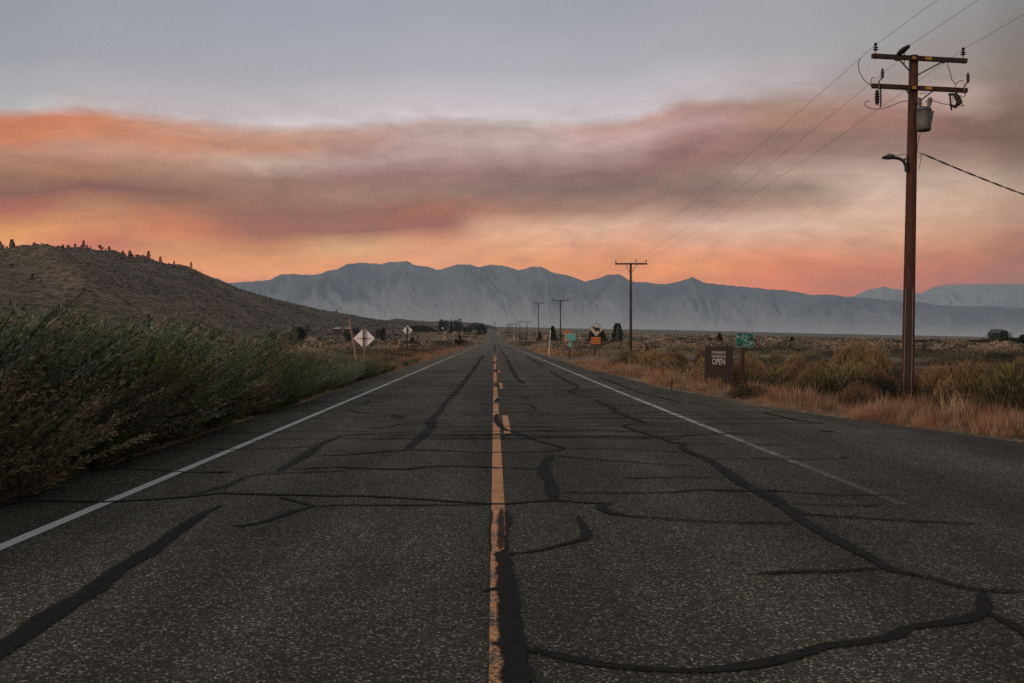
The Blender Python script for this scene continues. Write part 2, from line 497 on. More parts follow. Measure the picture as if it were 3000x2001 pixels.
# crack sealant, traced where it lies on the asphalt
def G(px, py):
    d = F * CH / max(py - VY, 4)
    return ((px - VX) / F * d, d)
RG = {'A': (0, 1350, 1.5673), 'B': (1400, 1350, 1.4694), 'C': (600, 1050, 2.6122), 'D': (1400, 1050, 2.6122),
      'E': (2200, 1200, 2.9388), 'Z': (1200, 1400, 2.6086), 'F': (1350, 960, 7.8367)}
CR = [
 ('A', (.085,), [(0,210),(110,182),(480,192),(700,180),(890,165),(1000,150),(1300,158),(1700,165),(1950,180),(2150,192),(2290,200)]),
 ('D', (.09,.09,.085,.07,.06,.05), [(0,1115),(200,1118),(400,1100),(600,1088),(880,1110),(1050,1108)]),
 ('A', (.05,), [(1440,212),(1550,207),(1900,205),(2150,205),(2260,203)]),
 ('A', (.03,.07,.07,.09,.06,.06,.05), [(1040,300),(1120,300),(1220,280),(1330,240),(1440,212),(1390,195),(1280,165)]),
 ('A', (.15,.17,.17,.16,.17,.15,.12,.09,.02), [(-250,1030),(0,870),(200,740),(400,610),(550,500),(700,410),(850,300),(940,240),(1035,200)]),
 ('A', (.08,.14,.16,.12,.07,.06,.05,.03), [(850,172),(930,145),(1000,128),(1060,110),(1130,75),(1200,62),(1440,50),(1600,40)]),
 ('C', (.10,.18,.20,.2,.16,.1,.05), [(560,870),(680,800),(780,740),(830,700),(880,660),(1000,610),(1060,592)]),
 ('A', (.05,), [(500,35),(720,45),(870,55),(1080,52)]),
 ('C', (.05,), [(0,575),(300,572),(500,570),(740,560),(840,550),(1300,565)]),
 ('C', (.05,), [(0,700),(400,695),(700,685),(830,668)]),
 ('C', (.05,.07,.07,.05,.05), [(810,750),(1100,740),(1500,705),(1560,700),(1850,708),(2050,722),(2351,720)]),
 ('C', (.1,.17,.22,.2,.25,.2,.18,.16,.2,.2,.2,.2,.2), [(1540,700),(1600,650),(1680,580),(1740,520),(1720,500),(1740,460),(1800,410),(1830,355),(1900,280),(1960,210),(2010,150),(2060,80),(2100,20)]),
 ('C', (.05,), [(1060,595),(1300,577),(1500,568),(1660,563)]),
 ('C', (.05,), [(1680,600),(1900,603),(2120,605),(2250,605)]),
 ('C', (.04,), [(740,465),(900,460),(1440,440)]),
 ('C', (.2,.3,.1), [(1445,428),(1475,445),(1510,468)]),
 ('C', (.05,), [(580,405),(900,400),(1100,395),(1200,420),(1560,430),(1900,425),(2200,433)]),
 ('C', (.04,), [(620,365),(1000,358),(1400,365),(2200,345)]),
 ('C', (.04,), [(280,483),(540,478)]),
 ('C', (.05,), [(1250,540),(1400,525),(1500,505),(1800,497),(2200,490)]),
 ('C', (.12,), [(1030,275),(1150,235),(1250,203)]),
 ('C', (.25,), [(835,350),(880,322)]), ('C', (.2,), [(1225,352),(1255,325)]), ('C', (.2,), [(900,295),(970,285)]),
 ('C', (.05,.07,.07,.06,.06), [(640,855),(900,840),(1060,835),(1150,845),(1540,852),(1700,832),(1900,828),(2180,835),(2240,842),(2351,845)]),
 ('C', (.05,), [(0,880),(230,872)]), ('C', (.05,), [(700,878),(1000,868),(1140,850)]),
 ('D', (.14,.13,.15,.17,.13,.15,.12), [(570,742),(515,800),(500,850),(515,900),(555,940),(570,1000),(580,1092)]),
 ('D', (.05,.06,.09,.08,.09,.07,.1,.09,.08), [(0,722),(500,718),(620,705),(665,690),(560,660),(430,625),(370,595),(290,570),(240,560)]),
 ('D', (.05,), [(665,690),(900,692),(1100,695),(1400,712),(1590,722)]),
 ('D', (.05,), [(600,745),(800,768),(1100,790),(1400,812),(1660,824)]),
 ('D', (.06,), [(0,835),(180,845),(470,850)]), ('D', (.04,), [(215,635),(300,640),(430,640)]),
 ('D', (.1,.14,.15,.17,.12,.1,.05,.05,.09,.1,.08,.07,.08,.08,.12,.13,.14,.15,.16,.16,.16,.15), [(905,315),(950,345),(1040,385),(1060,410),(1130,440),(1180,460),(1290,497),(1140,508),(1110,520),(1160,540),(1230,565),(1380,600),(1480,645),(1570,655),(1560,690),(1640,730),(1750,770),(1870,850),(2000,940),(2120,1010),(2230,1070),(2351,1150)]),
 ('B', (.15,.15,.14,.13,.13,.12,.12,.12,.1,.05), [(1250,145),(1310,190),(1400,265),(1500,320),(1620,385),(1680,418),(1740,450),(1790,475),(1860,488),(1950,505)]),
 ('D', (.04,), [(1570,652),(1900,655),(2351,662)]), ('E', (.04,), [(0,302),(400,313)]),
 ('D', (.05,), [(1740,768),(2000,768),(2351,772)]), ('E', (.05,), [(0,425),(400,430),(800,432)]), ('E', (.15,), [(780,412),(830,420)]),
 ('D', (.02,.06,.05,.05), [(1080,915),(1200,922),(1500,912),(1900,918)]),
 ('D', (.06,.05,.05,.08,.07), [(610,1025),(1100,1035),(1500,1028),(1700,1008),(2100,1020),(2351,1022)]),
 ('E', (.1,.06,.05,.05,.02), [(60,690),(350,715),(700,738),(1050,742),(1370,745)]),
 ('E', (.06,.05,.04,.07,.02), [(300,812),(600,825),(850,833),(1050,832),(1150,825)]),
 ('E', (.07,.06,.05,.05,.03), [(380,893),(600,915),(1000,945),(1500,970),(1850,985),(2080,1000)]),
 ('B', (.03,.12,.13,.1,.06,.06,.05,.05), [(585,186),(525,195),(540,212),(570,228),(640,240),(850,255),(1050,268),(1390,272)]),
 ('B', (.02,.07,.06,.06,.06), [(1150,478),(1220,487),(1500,480),(1700,468),(1780,470)]),
 ('B', (.05,.05,.05,.06,.06,.05), [(1860,488),(1950,508),(2050,540),(2150,562),(2250,568),(2420,570)]),
 ('B', (.07,.11,.11,.10,.09,.08,.10,.09,.09,.10,.10,.09,.08,.08,.09,.08,.08,.07), [(2180,560),(2175,620),(2170,660),(2100,690),(1950,710),(1850,722),(1780,760),(1650,783),(1480,802),(1350,848),(1200,878),(950,903),(750,903),(550,883),(400,857),(300,832),(200,815),(120,800)]),
 ('B', (.08,), [(2180,650),(2270,690),(2351,735),(2450,800)]),
 ('B', (.05,.05,.05,.06,.09,.1,.08,.02), [(110,402),(200,398),(290,382),(400,355),(465,338),(470,310),(448,270),(430,235)]),
 ('B', (.02,), [(470,322),(530,332)]),
 ('Z', (.01,.05,.06,.02,.02,.03,.10,.11,.11,.12,.12,.115,.115,.12,.115,.12,.13,.13), [(728,250),(748,300),(758,340),(745,400),(745,480),(745,550),(705,590),(728,680),(748,780),(748,850),(765,940),(768,1010),(772,1080),(764,1150),(775,1240),(800,1330),(810,1450),(820,1640)]),
 ('Z', (.02,.06,.065,.06,.05), [(705,235),(700,300),(700,380),(700,470),(695,560)]),
 ('Z', (.005,.05,.07,.04), [(540,880),(640,858),(740,850),(835,842)]), ('Z', (.03,.06,.05), [(612,590),(700,585),(830,585)]),
 ('Z', (.012,), [(625,240),(614,400),(616,580)]), ('Z', (.02,), [(640,1260),(700,1290)]), ('Z', (.012,), [(670,1440),(740,1430)]),
 ('D', (.06,.15,.14,.12,.1,.06), [(150,425),(140,460),(155,500),(185,535),(240,558),(320,562)]),
 ('D', (.05,.04,.05,.07,.05,.04), [(130,430),(250,418),(400,405),(450,400),(430,375),(390,350),(0,345)]),
 ('D', (.08,.16), [(150,305),(140,342)]), ('D', (.03,.07,.04,.03), [(150,315),(385,308),(350,290),(130,282)]),
 ('D', (.04,), [(180,515),(700,535),(1200,565),(2080,570)]), ('D', (.04,), [(0,383),(500,380),(1030,405)]),
 ('D', (.05,), [(240,560),(300,556),(700,548),(820,545)]), ('D', (.03,), [(600,443),(1150,460),(2351,468)]),
 ('D', (.07,), [(740,308),(900,292),(1010,285)]), ('D', (.05,), [(100,600),(180,603),(240,575)]),
 ('D', (.12,.16,.2,.1,.2,.1,.14), [(560,100),(640,150),(700,185),(765,212),(745,240),(690,246),(765,277)]),
 ('D', (.13,.2,.2,.15), [(220,20),(260,90),(300,155),(355,192)]),
 ('D', (.08,.12,.1,.08), [(930,145),(1100,210),(1240,262),(1400,300),(1560,342)]), ('D', (.05,), [(1600,335),(1800,365),(2000,372)]),
 ('F', (.25,.35,.3), [(770,370),(790,450),(775,560)]), ('F', (.16,.2,.2,.22,.15), [(850,370),(960,560),(1080,760),(1170,920),(1300,1190)]),
 ('F', (.2,.3,.2), [(1480,650),(1720,780),(1900,890)]), ('F', (.3,.25,.2,.15), [(520,640),(400,800),(270,980),(130,1180)]),
 ('F', (.25,.2), [(2060,1000),(2200,1090),(2351,1160)]), ('F', (.3,), [(785,790),(805,825)]), ('F', (.25,), [(790,960),(800,1020)]),
 ('F', (.16,.25,.18), [(800,1265),(815,1320),(850,1365)]), ('F', (.12,), [(740,1358),(830,1350)]),
 ('E', (.08,), [(100,25),(400,95),(650,125)]), ('E', (.15,), [(560,180),(720,195)]),
]
segs = []; osegs = []
OLD = {5, 6, 11, 15, 20, 21, 22, 23}
OLD.add([k for k, c in enumerate(CR) if c[0] == 'Z' and c[2][0] == (705, 235)][0])
jr = np.random.default_rng(5)
for ci, (reg, ws, pts) in enumerate(CR):
    ox, oy, sc = RG[reg]
    g = np.array([G(ox + x / sc, oy + y / sc) for x, y in pts])
    t = np.concatenate([[0], np.cumsum(np.linalg.norm(np.diff(g, axis=0), axis=1))])
    L = t[-1]; n = int(min(max(L / .05, 6), 260))
    tt = np.linspace(0, L, n)
    w = np.interp(tt, np.linspace(0, L, len(ws)) if len(ws) != len(pts) else t, ws) if len(ws) > 1 else np.full(n, ws[0])
    xx = np.interp(tt, t, g[:, 0]); yy = np.interp(tt, t, g[:, 1])
    sd = int(jr.integers(1, 9999))
    xx += (fbm(tt * 3, tt * 0, 3, sd) - .5) * .03; yy += (fbm(tt * 3, tt * 0 + 7, 3, sd + 1) - .5) * .05
    w = w * (.72 + .62 * fbm(tt * 4, tt * 0 + 3, 4, sd + 2)) * ((1.32 if reg in 'AC' else 1.16) if reg != 'Z' else 1.55)
    tap = min(.15, L * .2)
    w = w * np.clip(np.minimum(tt, L - tt) / tap * .8 + .2, 0, 1)
    w = w * (1.1 if ci in OLD or reg == 'F' else 1.0)
    (osegs if (ci in OLD or reg == 'F') else segs).append(np.stack([xx, yy, w], 1))
yv = 15.5
while yv < 210:
    for k in range(jr.integers(1, 4)):
        a = jr.uniform(-4.6, 3.5); ln = jr.uniform(1.0, 6.0); b = min(a + ln, edge_r(yv) - .1)
        n = int(max((b - a) / .25, 4)); tx = np.linspace(a, b, n); sd = int(jr.integers(1, 9999))
        ty = yv + (fbm(tx * .8, tx * 0, 3, sd) - .5) * .8
        w = (.040 + .0028 * yv ** .8) * (.4 + 1.3 * fbm(tx * 2, tx * 0, 3, sd + 3))
        segs.append(np.stack([tx, ty, w], 1))
    yv += jr.uniform(.3, .9) * (1 + yv / 80)
strip('crack_sealant', M_SEAL, segs, .008)
strip('old_crack_sealant', M_SEALO, osegs, .0065)

# gravel turn-out to the campground and the dirt track behind the signs
def flat_patch(name, mat, outline, h=.02):
    c = np.mean(outline, axis=0); v = [(c[0], c[1], Tz(c[0], c[1]) + h)]
    dense = []
    for i in range(len(outline)):
        a = np.array(outline[i]); b = np.array(outline[(i + 1) % len(outline)])
        for t in np.linspace(0, 1, 6)[:-1]: dense.append(a * (1 - t) + b * t)
    rings = [.25, .5, .75, 1.0]; f = []; k = len(dense)
    for r in rings:
        for p in dense:
            q = c + (p - c) * r; v.append((q[0], q[1], Tz(q[0], q[1]) + (h if r < 1 else -.05)))
    for i in range(k):
        f.append((0, 1 + i, 1 + (i + 1) % k))
    for r in range(3):
        for i in range(k):
            a = 1 + r * k + i; b = 1 + r * k + (i + 1) % k
            f.append((a, a + k, b + k, b))
    me = bpy.data.meshes.new(name); me.from_pydata(v, [], f); me.materials.append(mat)
    return tag(obj(name, me), kind='structure')
M_GRAVEL = simple('pinkish_gravel', (.115, .088, .072), .95, 0, .3, 6)
flat_patch('gravel_turnout', M_GRAVEL, [(4.3, 96), (4.3, 82), (5.2, 70), (9, 72), (16, 80), (40, 88), (40, 100), (14, 96)])
flat_patch('dirt_track', M_GRAVEL, [(20, 55), (60, 58), (60, 61), (20, 59)], .03)
M_PALE = simple('pale_dust', (.36, .31, .25), .95, 0, .15, .5)
flat_patch('far_lane', M_PALE, [(2, 1130), (14, 1128), (14, 1150), (2, 1152)], .6)
M_STRAW = simple('orange_sand', (.36, .17, .07), .95, 0, .2, 3)

# ------------------------------------------------------------------ hill on the left
HS = [(-1500,790),(-900,735),(-500,705),(-200,722),(0,736.6),(54,736.6),(95,736),(161,730.6),(190,727),(226,724),(256,725.5),(286,733.6),(327,734.5),(342,736.6),(372,751),(417,754.4),(441,759),(467,768),(491,772),(530,774.7),(557,784),(607,808),(634,818.5),(700,846.7),(753,863),(855,888.5),(957,910),(1059,928),(1110,937),(1136,939.5),(1161,934),(1200,938),(1238,942),(1263,943.5),(1290,941),(1315,942),(1360,945),(1406,948),(1440,955),(1475,968),(1500,985)]
hx = np.array([p[0] for p in HS]); hy = np.array([p[1] for p in HS])
cp = np.arange(-1500, 1500.1, 5.0)
Dc = np.interp(cp, [-1500, 0, 600, 1110, 1161, 1500], [900, 950, 1350, 2300, 2900, 3600])
Db = np.interp(cp, [-1500, 0, 600, 1000, 1300, 1500], [240, 330, 480, 850, 1900, 2600])
cr_py = np.interp(cp, hx, hy)
srow = np.concatenate([np.linspace(0, 1, 90), [1.06, 1.15, 1.3, 1.5]])
CP, SR = np.meshgrid(cp, srow)
D = Db + (Dc - Db) * SR
X = (CP - VX) / F * D
ztop = CH + (VY - cr_py) / F * Dc
zb = T((cp - VX) / F * Db, Db) - 1.5
prof = np.where(SR <= 1, SR ** 1.12, 1 - (SR - 1) * 1.2)
Zh = zb + (ztop - zb) * prof
win = np.clip(SR * (1 - SR) * 4, 0, 1)
am = np.clip((ztop - zb) / 90, 0, 1)
spur_s = np.interp(CP, [-600, 0, 190, 330, 420], [.95, .86, .52, .25, .1])
sp_h = 16 * np.exp(-((SR - spur_s) / .14) ** 2) * sm(-CP, -430, -150)
Zh = Zh + win * am * ((ridged(X / 150, D / 260, 3, 77) - .5) * 15 + (fbm(X / 60, D / 60, 3, 21) - .5) * 5) + sp_h * win * am
Zh = Zh + (SR > .98) * (SR < 1.02) * (fbm(CP / 14, CP * 0, 3, 4) - .5) * 3.0 * am
V = np.stack([X, D, Zh], -1).reshape(-1, 3); n_, k_ = X.shape
I = np.arange(n_ * k_).reshape(n_, k_)
Q = np.stack([I[:-1, :-1], I[:-1, 1:], I[1:, 1:], I[1:, :-1]], -1).reshape(-1, 4)
tag(obj('hill', np_mesh('hill', V, Q, M_HILL, smooth=True)), kind='structure')
def hill_at(px, s):
    i = int(np.clip(round((px + 1500) / 5.0), 0, len(cp) - 1)); j = int(np.argmin(np.abs(srow - s)))
    return Vector((X[j, i], D[j, i], Zh[j, i]))
hillX, hillD, hillZ = X, D, Zh
def hill_py(px, py):
    i = int(np.clip(round((px + 1500) / 5.0), 0, len(cp) - 1))
    pys = VY - (hillZ[:90, i] - CH) / hillD[:90, i] * F
    j = int(np.argmin(np.abs(pys - py)))
    return Vector((hillX[j, i], hillD[j, i], hillZ[j, i]))

# ------------------------------------------------------------------ mountains
MS = [(-1800,870),(-900,850),(-300,840),(300,835),(630,830),(676,828.7),(712,826),(753,823.6),(789,819.5),(824,804),(865,803),(906,806),(937,802.7),(957,794),(988,788),(1018,773.6),(1045,771),(1074,769.5),(1115,774.6),(1136,768.5),(1166,766),(1192,765),(1217,777),(1258,782.5),(1284,791.5),(1304,785),(1340,775),(1376,774.6),(1401,783.8),(1437,774.6),(1488,780),(1519,793),(1554,782),(1585,781),(1621,799),(1651,804),(1682,812),(1713,825.7),(1738,819.5),(1777,806),(1816,804),(1838,817.5),(1860,827),(1893,826),(1927,833),(1965,830.8),(1998,822),(2029,811),(2059,826.5),(2098,832),(2170,839.6),(2225,844),(2253,848.5),(2297,849.6),(2336,856),(2380,865),(2424,861.7),(2474,869.5),(2530,871.7),(2585,877),(2640,882.7),(2695,885.5),(2751,892.7),(2806,896.6),(2917,898),(3000,902),(3400,915),(4200,925)]
MS2 = [(-1800,860),(200,830),(560,800),(600,806),(622,812.5),(640,817),(660,826),(680,835),(760,845),(1200,850),(2300,880),(2500,868),(2540,849.6),(2568,845),(2585,838.5),(2607,845),(2640,849.6),(2679,860.6),(2701,858),(2734,841),(2767,834),(2834,833),(2861,831),(2917,833),(3000,832),(3400,838),(4200,850)]
def mountain(name, pts, D0, D1, mat, amp, seed):
    px = np.arange(-1800, 4200.1, 4.0)
    py = np.interp(px, [p[0] for p in pts], [p[1] for p in pts])
    py = py + (fbm(px / 13, px * 0, 3, seed) - .5) * 3.2
    sr = np.concatenate([np.linspace(0, 1, 80), [1.05, 1.2, 1.5]])
    P, Sg = np.meshgrid(px, sr)
    Dc_ = D1 + (fbm(px / 260, px * 0, 2, seed + 5) - .5) * 1800
    Dd = D0 + (Dc_ - D0) * Sg
    Xx = (P - VX) / F * Dd
    zt = CH + (VY - py) / F * Dc_
    zb_ = T(Xx[0], Dd[0]) - 25
    pr = np.where(Sg < .4, .10 * Sg / .4, .10 + .90 * np.clip((Sg - .4) / .6, 0, 2) ** 1.05)
    pr = np.where(Sg > 1, 1 - (Sg - 1) * 1.1, pr)
    win = np.clip((Sg - .46) / .34, 0, 1) * np.clip((1 - Sg) / .12, 0, 1)
    rel = np.clip((zt - zb_) / 1000, .15, 1.2)
    wx = P / 74 + (fbm(P / 110, Sg * 3, 3, seed + 2) - .5) * 4.4 + Sg * .9 * (fbm(P / 400, Sg * 0, 2, seed + 3) - .5) * 6
    rd = ridged(wx + Sg * 1.5, Sg * 3.2 + wx * .25, 5, seed + 9) - .62
    Z = zb_ + (zt - zb_) * pr + win * rel * amp * rd * 1.6
    los = CH + (zt - CH) * Dd / Dc_ - (1 - Sg) * 55 - 4
    Z = np.where(Sg < .995, np.minimum(Z, los), Z)
    V = np.stack([Xx, Dd, Z], -1).reshape(-1, 3); n, k = Xx.shape
    I = np.arange(n * k).reshape(n, k)
    Q = np.stack([I[:-1, :-1], I[:-1, 1:], I[1:, 1:], I[1:, :-1]], -1).reshape(-1, 4)
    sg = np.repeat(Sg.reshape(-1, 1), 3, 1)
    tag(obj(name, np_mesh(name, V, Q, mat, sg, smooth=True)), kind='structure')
    return Z.max()
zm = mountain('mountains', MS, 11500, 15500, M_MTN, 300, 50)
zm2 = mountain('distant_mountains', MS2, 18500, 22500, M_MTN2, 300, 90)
zmax = max(zm, zm2)

# ------------------------------------------------------------------ vegetation prototypes
def leaf_quads(base, direc, L, Wd, rnd, bend=None):
    """one rhombus-like quad per leaf"""
    n = len(base)
    d = direc / np.maximum(np.linalg.norm(direc, axis=1, keepdims=True), 1e-9)
    r = rnd.normal(size=(n, 3)); side = np.cross(d, r); side /= np.maximum(np.linalg.norm(side, axis=1, keepdims=True), 1e-9)
    L = np.asarray(L).reshape(-1, 1) * np.ones((n, 1)); Wd = np.asarray(Wd).reshape(-1, 1) * np.ones((n, 1))
    mid = base + d * L * .45
    tip = base + d * L
    if bend is not None: tip = tip + bend
    V = np.stack([base, mid + side * Wd * .5, tip, mid - side * Wd * .5], 1).reshape(-1, 3)
    Q = np.arange(n * 4).reshape(n, 4)
    return V, Q

def plume_shrub(seed, nst, H, R, lean, Ll, Lw, nl, cols, dry, drycol, mat, name):
    r = np.random.default_rng(seed)
    B = []; Dr = []; C = []; LL = []; WW = []
    SB = []; SD = []; SL = []; SC = []
    for i in range(nst):
        a = r.uniform(0, 2 * math.pi); rad = R * .45 * math.sqrt(r.uniform())
        b = np.array([math.cos(a) * rad, math.sin(a) * rad, 0])
        out = np.array([math.cos(a), math.sin(a), 0]) * R * r.uniform(.25, .9)
        h = H * r.uniform(.45, 1.05) * (1 - .25 * (rad / R))
        isdry = r.uniform() < dry
        base_c = np.array(cols[r.integers(len(cols))]) * r.uniform(.7, 1.35)
        t = np.sort(r.uniform(.08, 1, nl))
        p = b + out * (t ** 1.5)[:, None] + np.array([0, 0, h]) * (t - .12 * t * t)[:, None] / .88 + lean * (t ** 2)[:, None] * h
        tg = out * (1.5 * t ** .5)[:, None] + np.array([0, 0, h]) * (1 - .24 * t)[:, None] + lean * (2 * t)[:, None] * h
        tg /= np.linalg.norm(tg, axis=1, keepdims=True)
        rv = r.normal(size=(nl, 3)); rv /= np.linalg.norm(rv, axis=1, keepdims=True)
        dd = tg + rv * .78
        B.append(p); Dr.append(dd); LL.append(Ll * r.uniform(.5, 1.3, nl) * (1.15 - .5 * t)); WW.append(np.full(nl, Lw) * r.uniform(.7, 1.3, nl))
        cc = np.tile(base_c, (nl, 1)) * r.uniform(.75, 1.3, (nl, 1))
        if isdry:
            k = sm(t, .45, .8)[:, None]; cc = cc * (1 - k) + np.array(drycol) * r.uniform(.7, 1.25, (nl, 1)) * k
        C.append(cc)
        ts = np.linspace(0, 1, 6)
        ps = b + out * (ts ** 1.5)[:, None] + np.array([0, 0, h]) * (ts - .12 * ts * ts)[:, None] / .88 + lean * (ts ** 2)[:, None] * h
        SB.append(ps[:-1]); SD.append(np.diff(ps, axis=0)); SC.append(np.tile(np.array((.10, .075, .045)) * r.uniform(.6, 1.2), (5, 1)))
    B = np.concatenate(B); Dr = np.concatenate(Dr); C = np.concatenate(C)
    V1, Q1 = leaf_quads(B, Dr, np.concatenate(LL), np.concatenate(WW), r)
    SB = np.concatenate(SB); SD = np.concatenate(SD); SC = np.concatenate(SC)
    V2, Q2 = leaf_quads(SB, SD, np.linalg.norm(SD, axis=1) * 1.25, .009, r)
    V = np.concatenate([V1, V2]); Q = np.concatenate([Q1, Q2 + len(V1)]); CC = np.concatenate([np.repeat(C, 4, 0), np.repeat(SC, 4, 0)])
    V[:, 2] = np.maximum(V[:, 2], .0)
    return np_mesh(name, V, Q, mat, CC)

def dome_quads(seed, n, R, H, L, Wd, up=.6, hollow=.35):
    r = np.random.default_rng(seed)
    u = r.normal(size=(n, 3)); u[:, 2] = np.abs(u[:, 2]); u /= np.linalg.norm(u, axis=1, keepdims=True)
    rad = (hollow + (1 - hollow) * r.uniform(size=(n, 1)) ** .5)
    lump = .72 + .5 * vnoise(np.arctan2(u[:, 1], u[:, 0]) * 2 + seed, u[:, 2] * 4, seed)[:, None]
    p = u * rad * lump * np.array([R, R, H])
    d = u * .9 + np.array([0, 0, up]) + r.normal(size=(n, 3)) * .45
    V, Q = leaf_quads(p, d, L * r.uniform(.6, 1.3, n), Wd * r.uniform(.7, 1.4, n), r)
    return V, Q, rad[:, 0], r

# ---- left roadside thicket
LEAN = np.array([.19, -.03, 0.0])
GREEN = [(0.1062, 0.1606, 0.0653), (0.1312, 0.1815, 0.0792), (0.0824, 0.1312, 0.0536), (0.1562, 0.2025, 0.1027)]
GREY = [(0.192, 0.2354, 0.1487), (0.1501, 0.195, 0.119), (0.1201, 0.164, 0.0928)]
YELG = [(0.2, 0.2248, 0.0535), (0.15, 0.1856, 0.0466), (0.1, 0.1405, 0.0437)]
TAN = (.40, .31, .17)
thick = [plume_shrub(100 + i, 120, 1.0, .62, LEAN, .072, .0085, 84, GREEN if i % 2 else GREEN + GREY, .16 + .12 * (i % 2), TAN, M_LEAF, 'thicket_shrub') for i in range(4)]
olive = [plume_shrub(130 + i, 150, .9, .75, LEAN * .3, .06, .018, 60, [(.11, .105, .05), (.085, .088, .045), (.13, .115, .06)], .1, (.33, .24, .13), M_LEAF, 'olive_shrub') for i in range(2)]
thick_grey = [plume_shrub(120 + i, 120, 1.0, .62, LEAN * 1.15, .085, .011, 60, GREY, .15, TAN, M_LEAF, 'thicket_shrub') for i in range(2)]
leafy = plume_shrub(140, 150, 1.0, .6, LEAN * .5, .085, .022, 50, YELG, .05, TAN, M_LEAF, 'leafy_shrub')
straw = plume_shrub(150, 90, 1.0, .4, LEAN * .8, .10, .008, 26, [(.30, .20, .11), (.24, .16, .09)], 1.0, (.36, .25, .14), M_DRY, 'straw_clump')
golden = [plume_shrub(160 + i, 110, 1.0, .6, LEAN * .8, .08, .012, 45, [(.17, .125, .045), (.12, .10, .04), (.07, .075, .03)], .8, (.30, .20, .09), M_LEAF, 'golden_shrub') for i in range(2)]
def place(me, name, x, y, sx, sz, label, cat, group, rz=None, zoff=-.03):
    o = bpy.data.objects.new(name, me); COL.objects.link(o)
    o.location = (x, y, Tz(x, y) + zoff); o.scale = (sx, sx, sz)
    o.rotation_euler = (0, 0, random.uniform(-.5, .5) if rz is None else rz)
    return tag(o, label, cat, group)
r2 = random.Random(3)
nthick = 0
yy = 6.5
while yy < 72:
    dens = 1.05 + yy * .008
    xx = -5.2
    rowjit = r2.uniform(-.3, .3)
    depth = 10.5 if yy < 30 else 9
    first = True
    while xx > -4.8 - depth:
        x = xx + r2.uniform(-.3, .1); y = yy + r2.uniform(-.35, .35) + rowjit
        H = float(np.interp(yy, [0, 14, 22, 30, 40, 50, 60, 72], [2.3, 2.25, 1.95, 1.55, 1.12, .85, .65, .55])) * r2.uniform(.66, 1.14)
        H *= (.66 if first else (.86 if xx > -6.6 else 1.0))
        lead = first; first = False
        xx -= dens * r2.uniform(.85, 1.25)
        if 40 < y < 52 and -8.6 < x < -5.8: H = min(H, .62)
        if yy > 46 and r2.random() < .35: continue
        if yy > 52 and r2.random() < .5:
            place(r2.choice(golden), 'golden_shrub', x, y, H * .8, H * .8, 'golden tipped brush at the far end of the left roadside thicket', 'shrub', 'golden brush ending the left thicket'); continue
        q_ = r2.random() if y > 14.5 else r2.uniform(0, .5); me_ = r2.choice(thick_grey) if q_ < .25 else (r2.choice(olive) if q_ < .5 else r2.choice(thick))
        if lead:
            place(me_, 'roadside_shrub', x, y, H * 1.2, H, 'low dark green shrub in the front row of the left thicket beside the asphalt', 'shrub', 'front row of the left roadside thicket')
        else:
            place(me_, 'roadside_shrub', x, y, H * 1.12, H, 'tall green shrub with tan feathery tips inside the left roadside thicket', 'shrub', 'left roadside thicket')
        nthick += 1
    yy += dens * .82
for (px, py, Yd, H) in ((430, 1200, 15.2, 1.35), (360, 1190, 14.6, 1.5), (500, 1195, 16.2, 1.25)):
    x = (px - VX) / F * Yd
    place(leafy, 'leafy_shrub', x, Yd, H * .8, H, 'bright yellow-green leafy shrub at the front of the left thicket', 'shrub', 'yellow-green leafy shrubs in the left thicket')
for (px, Yd, H) in ((745, 20.6, 1.3), (770, 21.3, 1.15)):
    x = (px - VX) / F * Yd
    place(straw, 'dry_stalk_clump', x, Yd, H * .8, H, 'clump of dry straw-coloured stalks standing among green shrubs left of the road', 'dry weed', 'straw stalks in the left thicket')
# long plumes that stand out of the thicket
plume = plume_shrub(170, 7, 1.0, .18, LEAN * 2.6, .09, .016, 110, [(.13, .15, .11)], 0, TAN, M_LEAF, 'plume')
place(plume, 'feathery_plume', -6.6, 14.2, 1.25, 1.9, 'pale grey-green feathery plume leaning right over the left thicket', 'shrub', None, 0)

# ---- right side rabbitbrush
RAB = [(.14, .11, .05), (.10, .085, .042), (.066, .060, .034), (.19, .125, .065)]
def rabbit(seed):
    r = np.random.default_rng(seed)
    V, Q, rad, rr = dome_quads(seed, 4200, .62, 1.0, .13, .012, 1.6, .25)
    V[:, 2] += .02
    z = V[::4, 2]
    c = np.array(RAB)[r.integers(4, size=len(rad))] * r.uniform(.7, 1.25, (len(rad), 1))
    top = (rad > .86) & (z > .45)
    c[top] = np.array([(.31, .205, .08), (.35, .215, .10), (.26, .19, .08), (.33, .185, .09)][seed % 4]) * r.uniform(.6, 1.2, (top.sum(), 1))
    return np_mesh('rabbitbrush', V, Q, M_LEAF, np.repeat(c, 4, 0))
rabs = [rabbit(200 + i) for i in range(4)]
def darkb(seed):
    r = np.random.default_rng(seed)
    V, Q, rad, rr = dome_quads(seed, 3000, .75, .8, .10, .015, .5, .3)
    c = np.array([(.045, .050, .030), (.06, .058, .036), (.075, .062, .045)])[r.integers(3, size=len(rad))] * r.uniform(.6, 1.2, (len(rad), 1))
    return np_mesh('dark_bush', V, Q, M_LEAF, np.repeat(c, 4, 0))
darks = [darkb(220 + i) for i in range(3)]
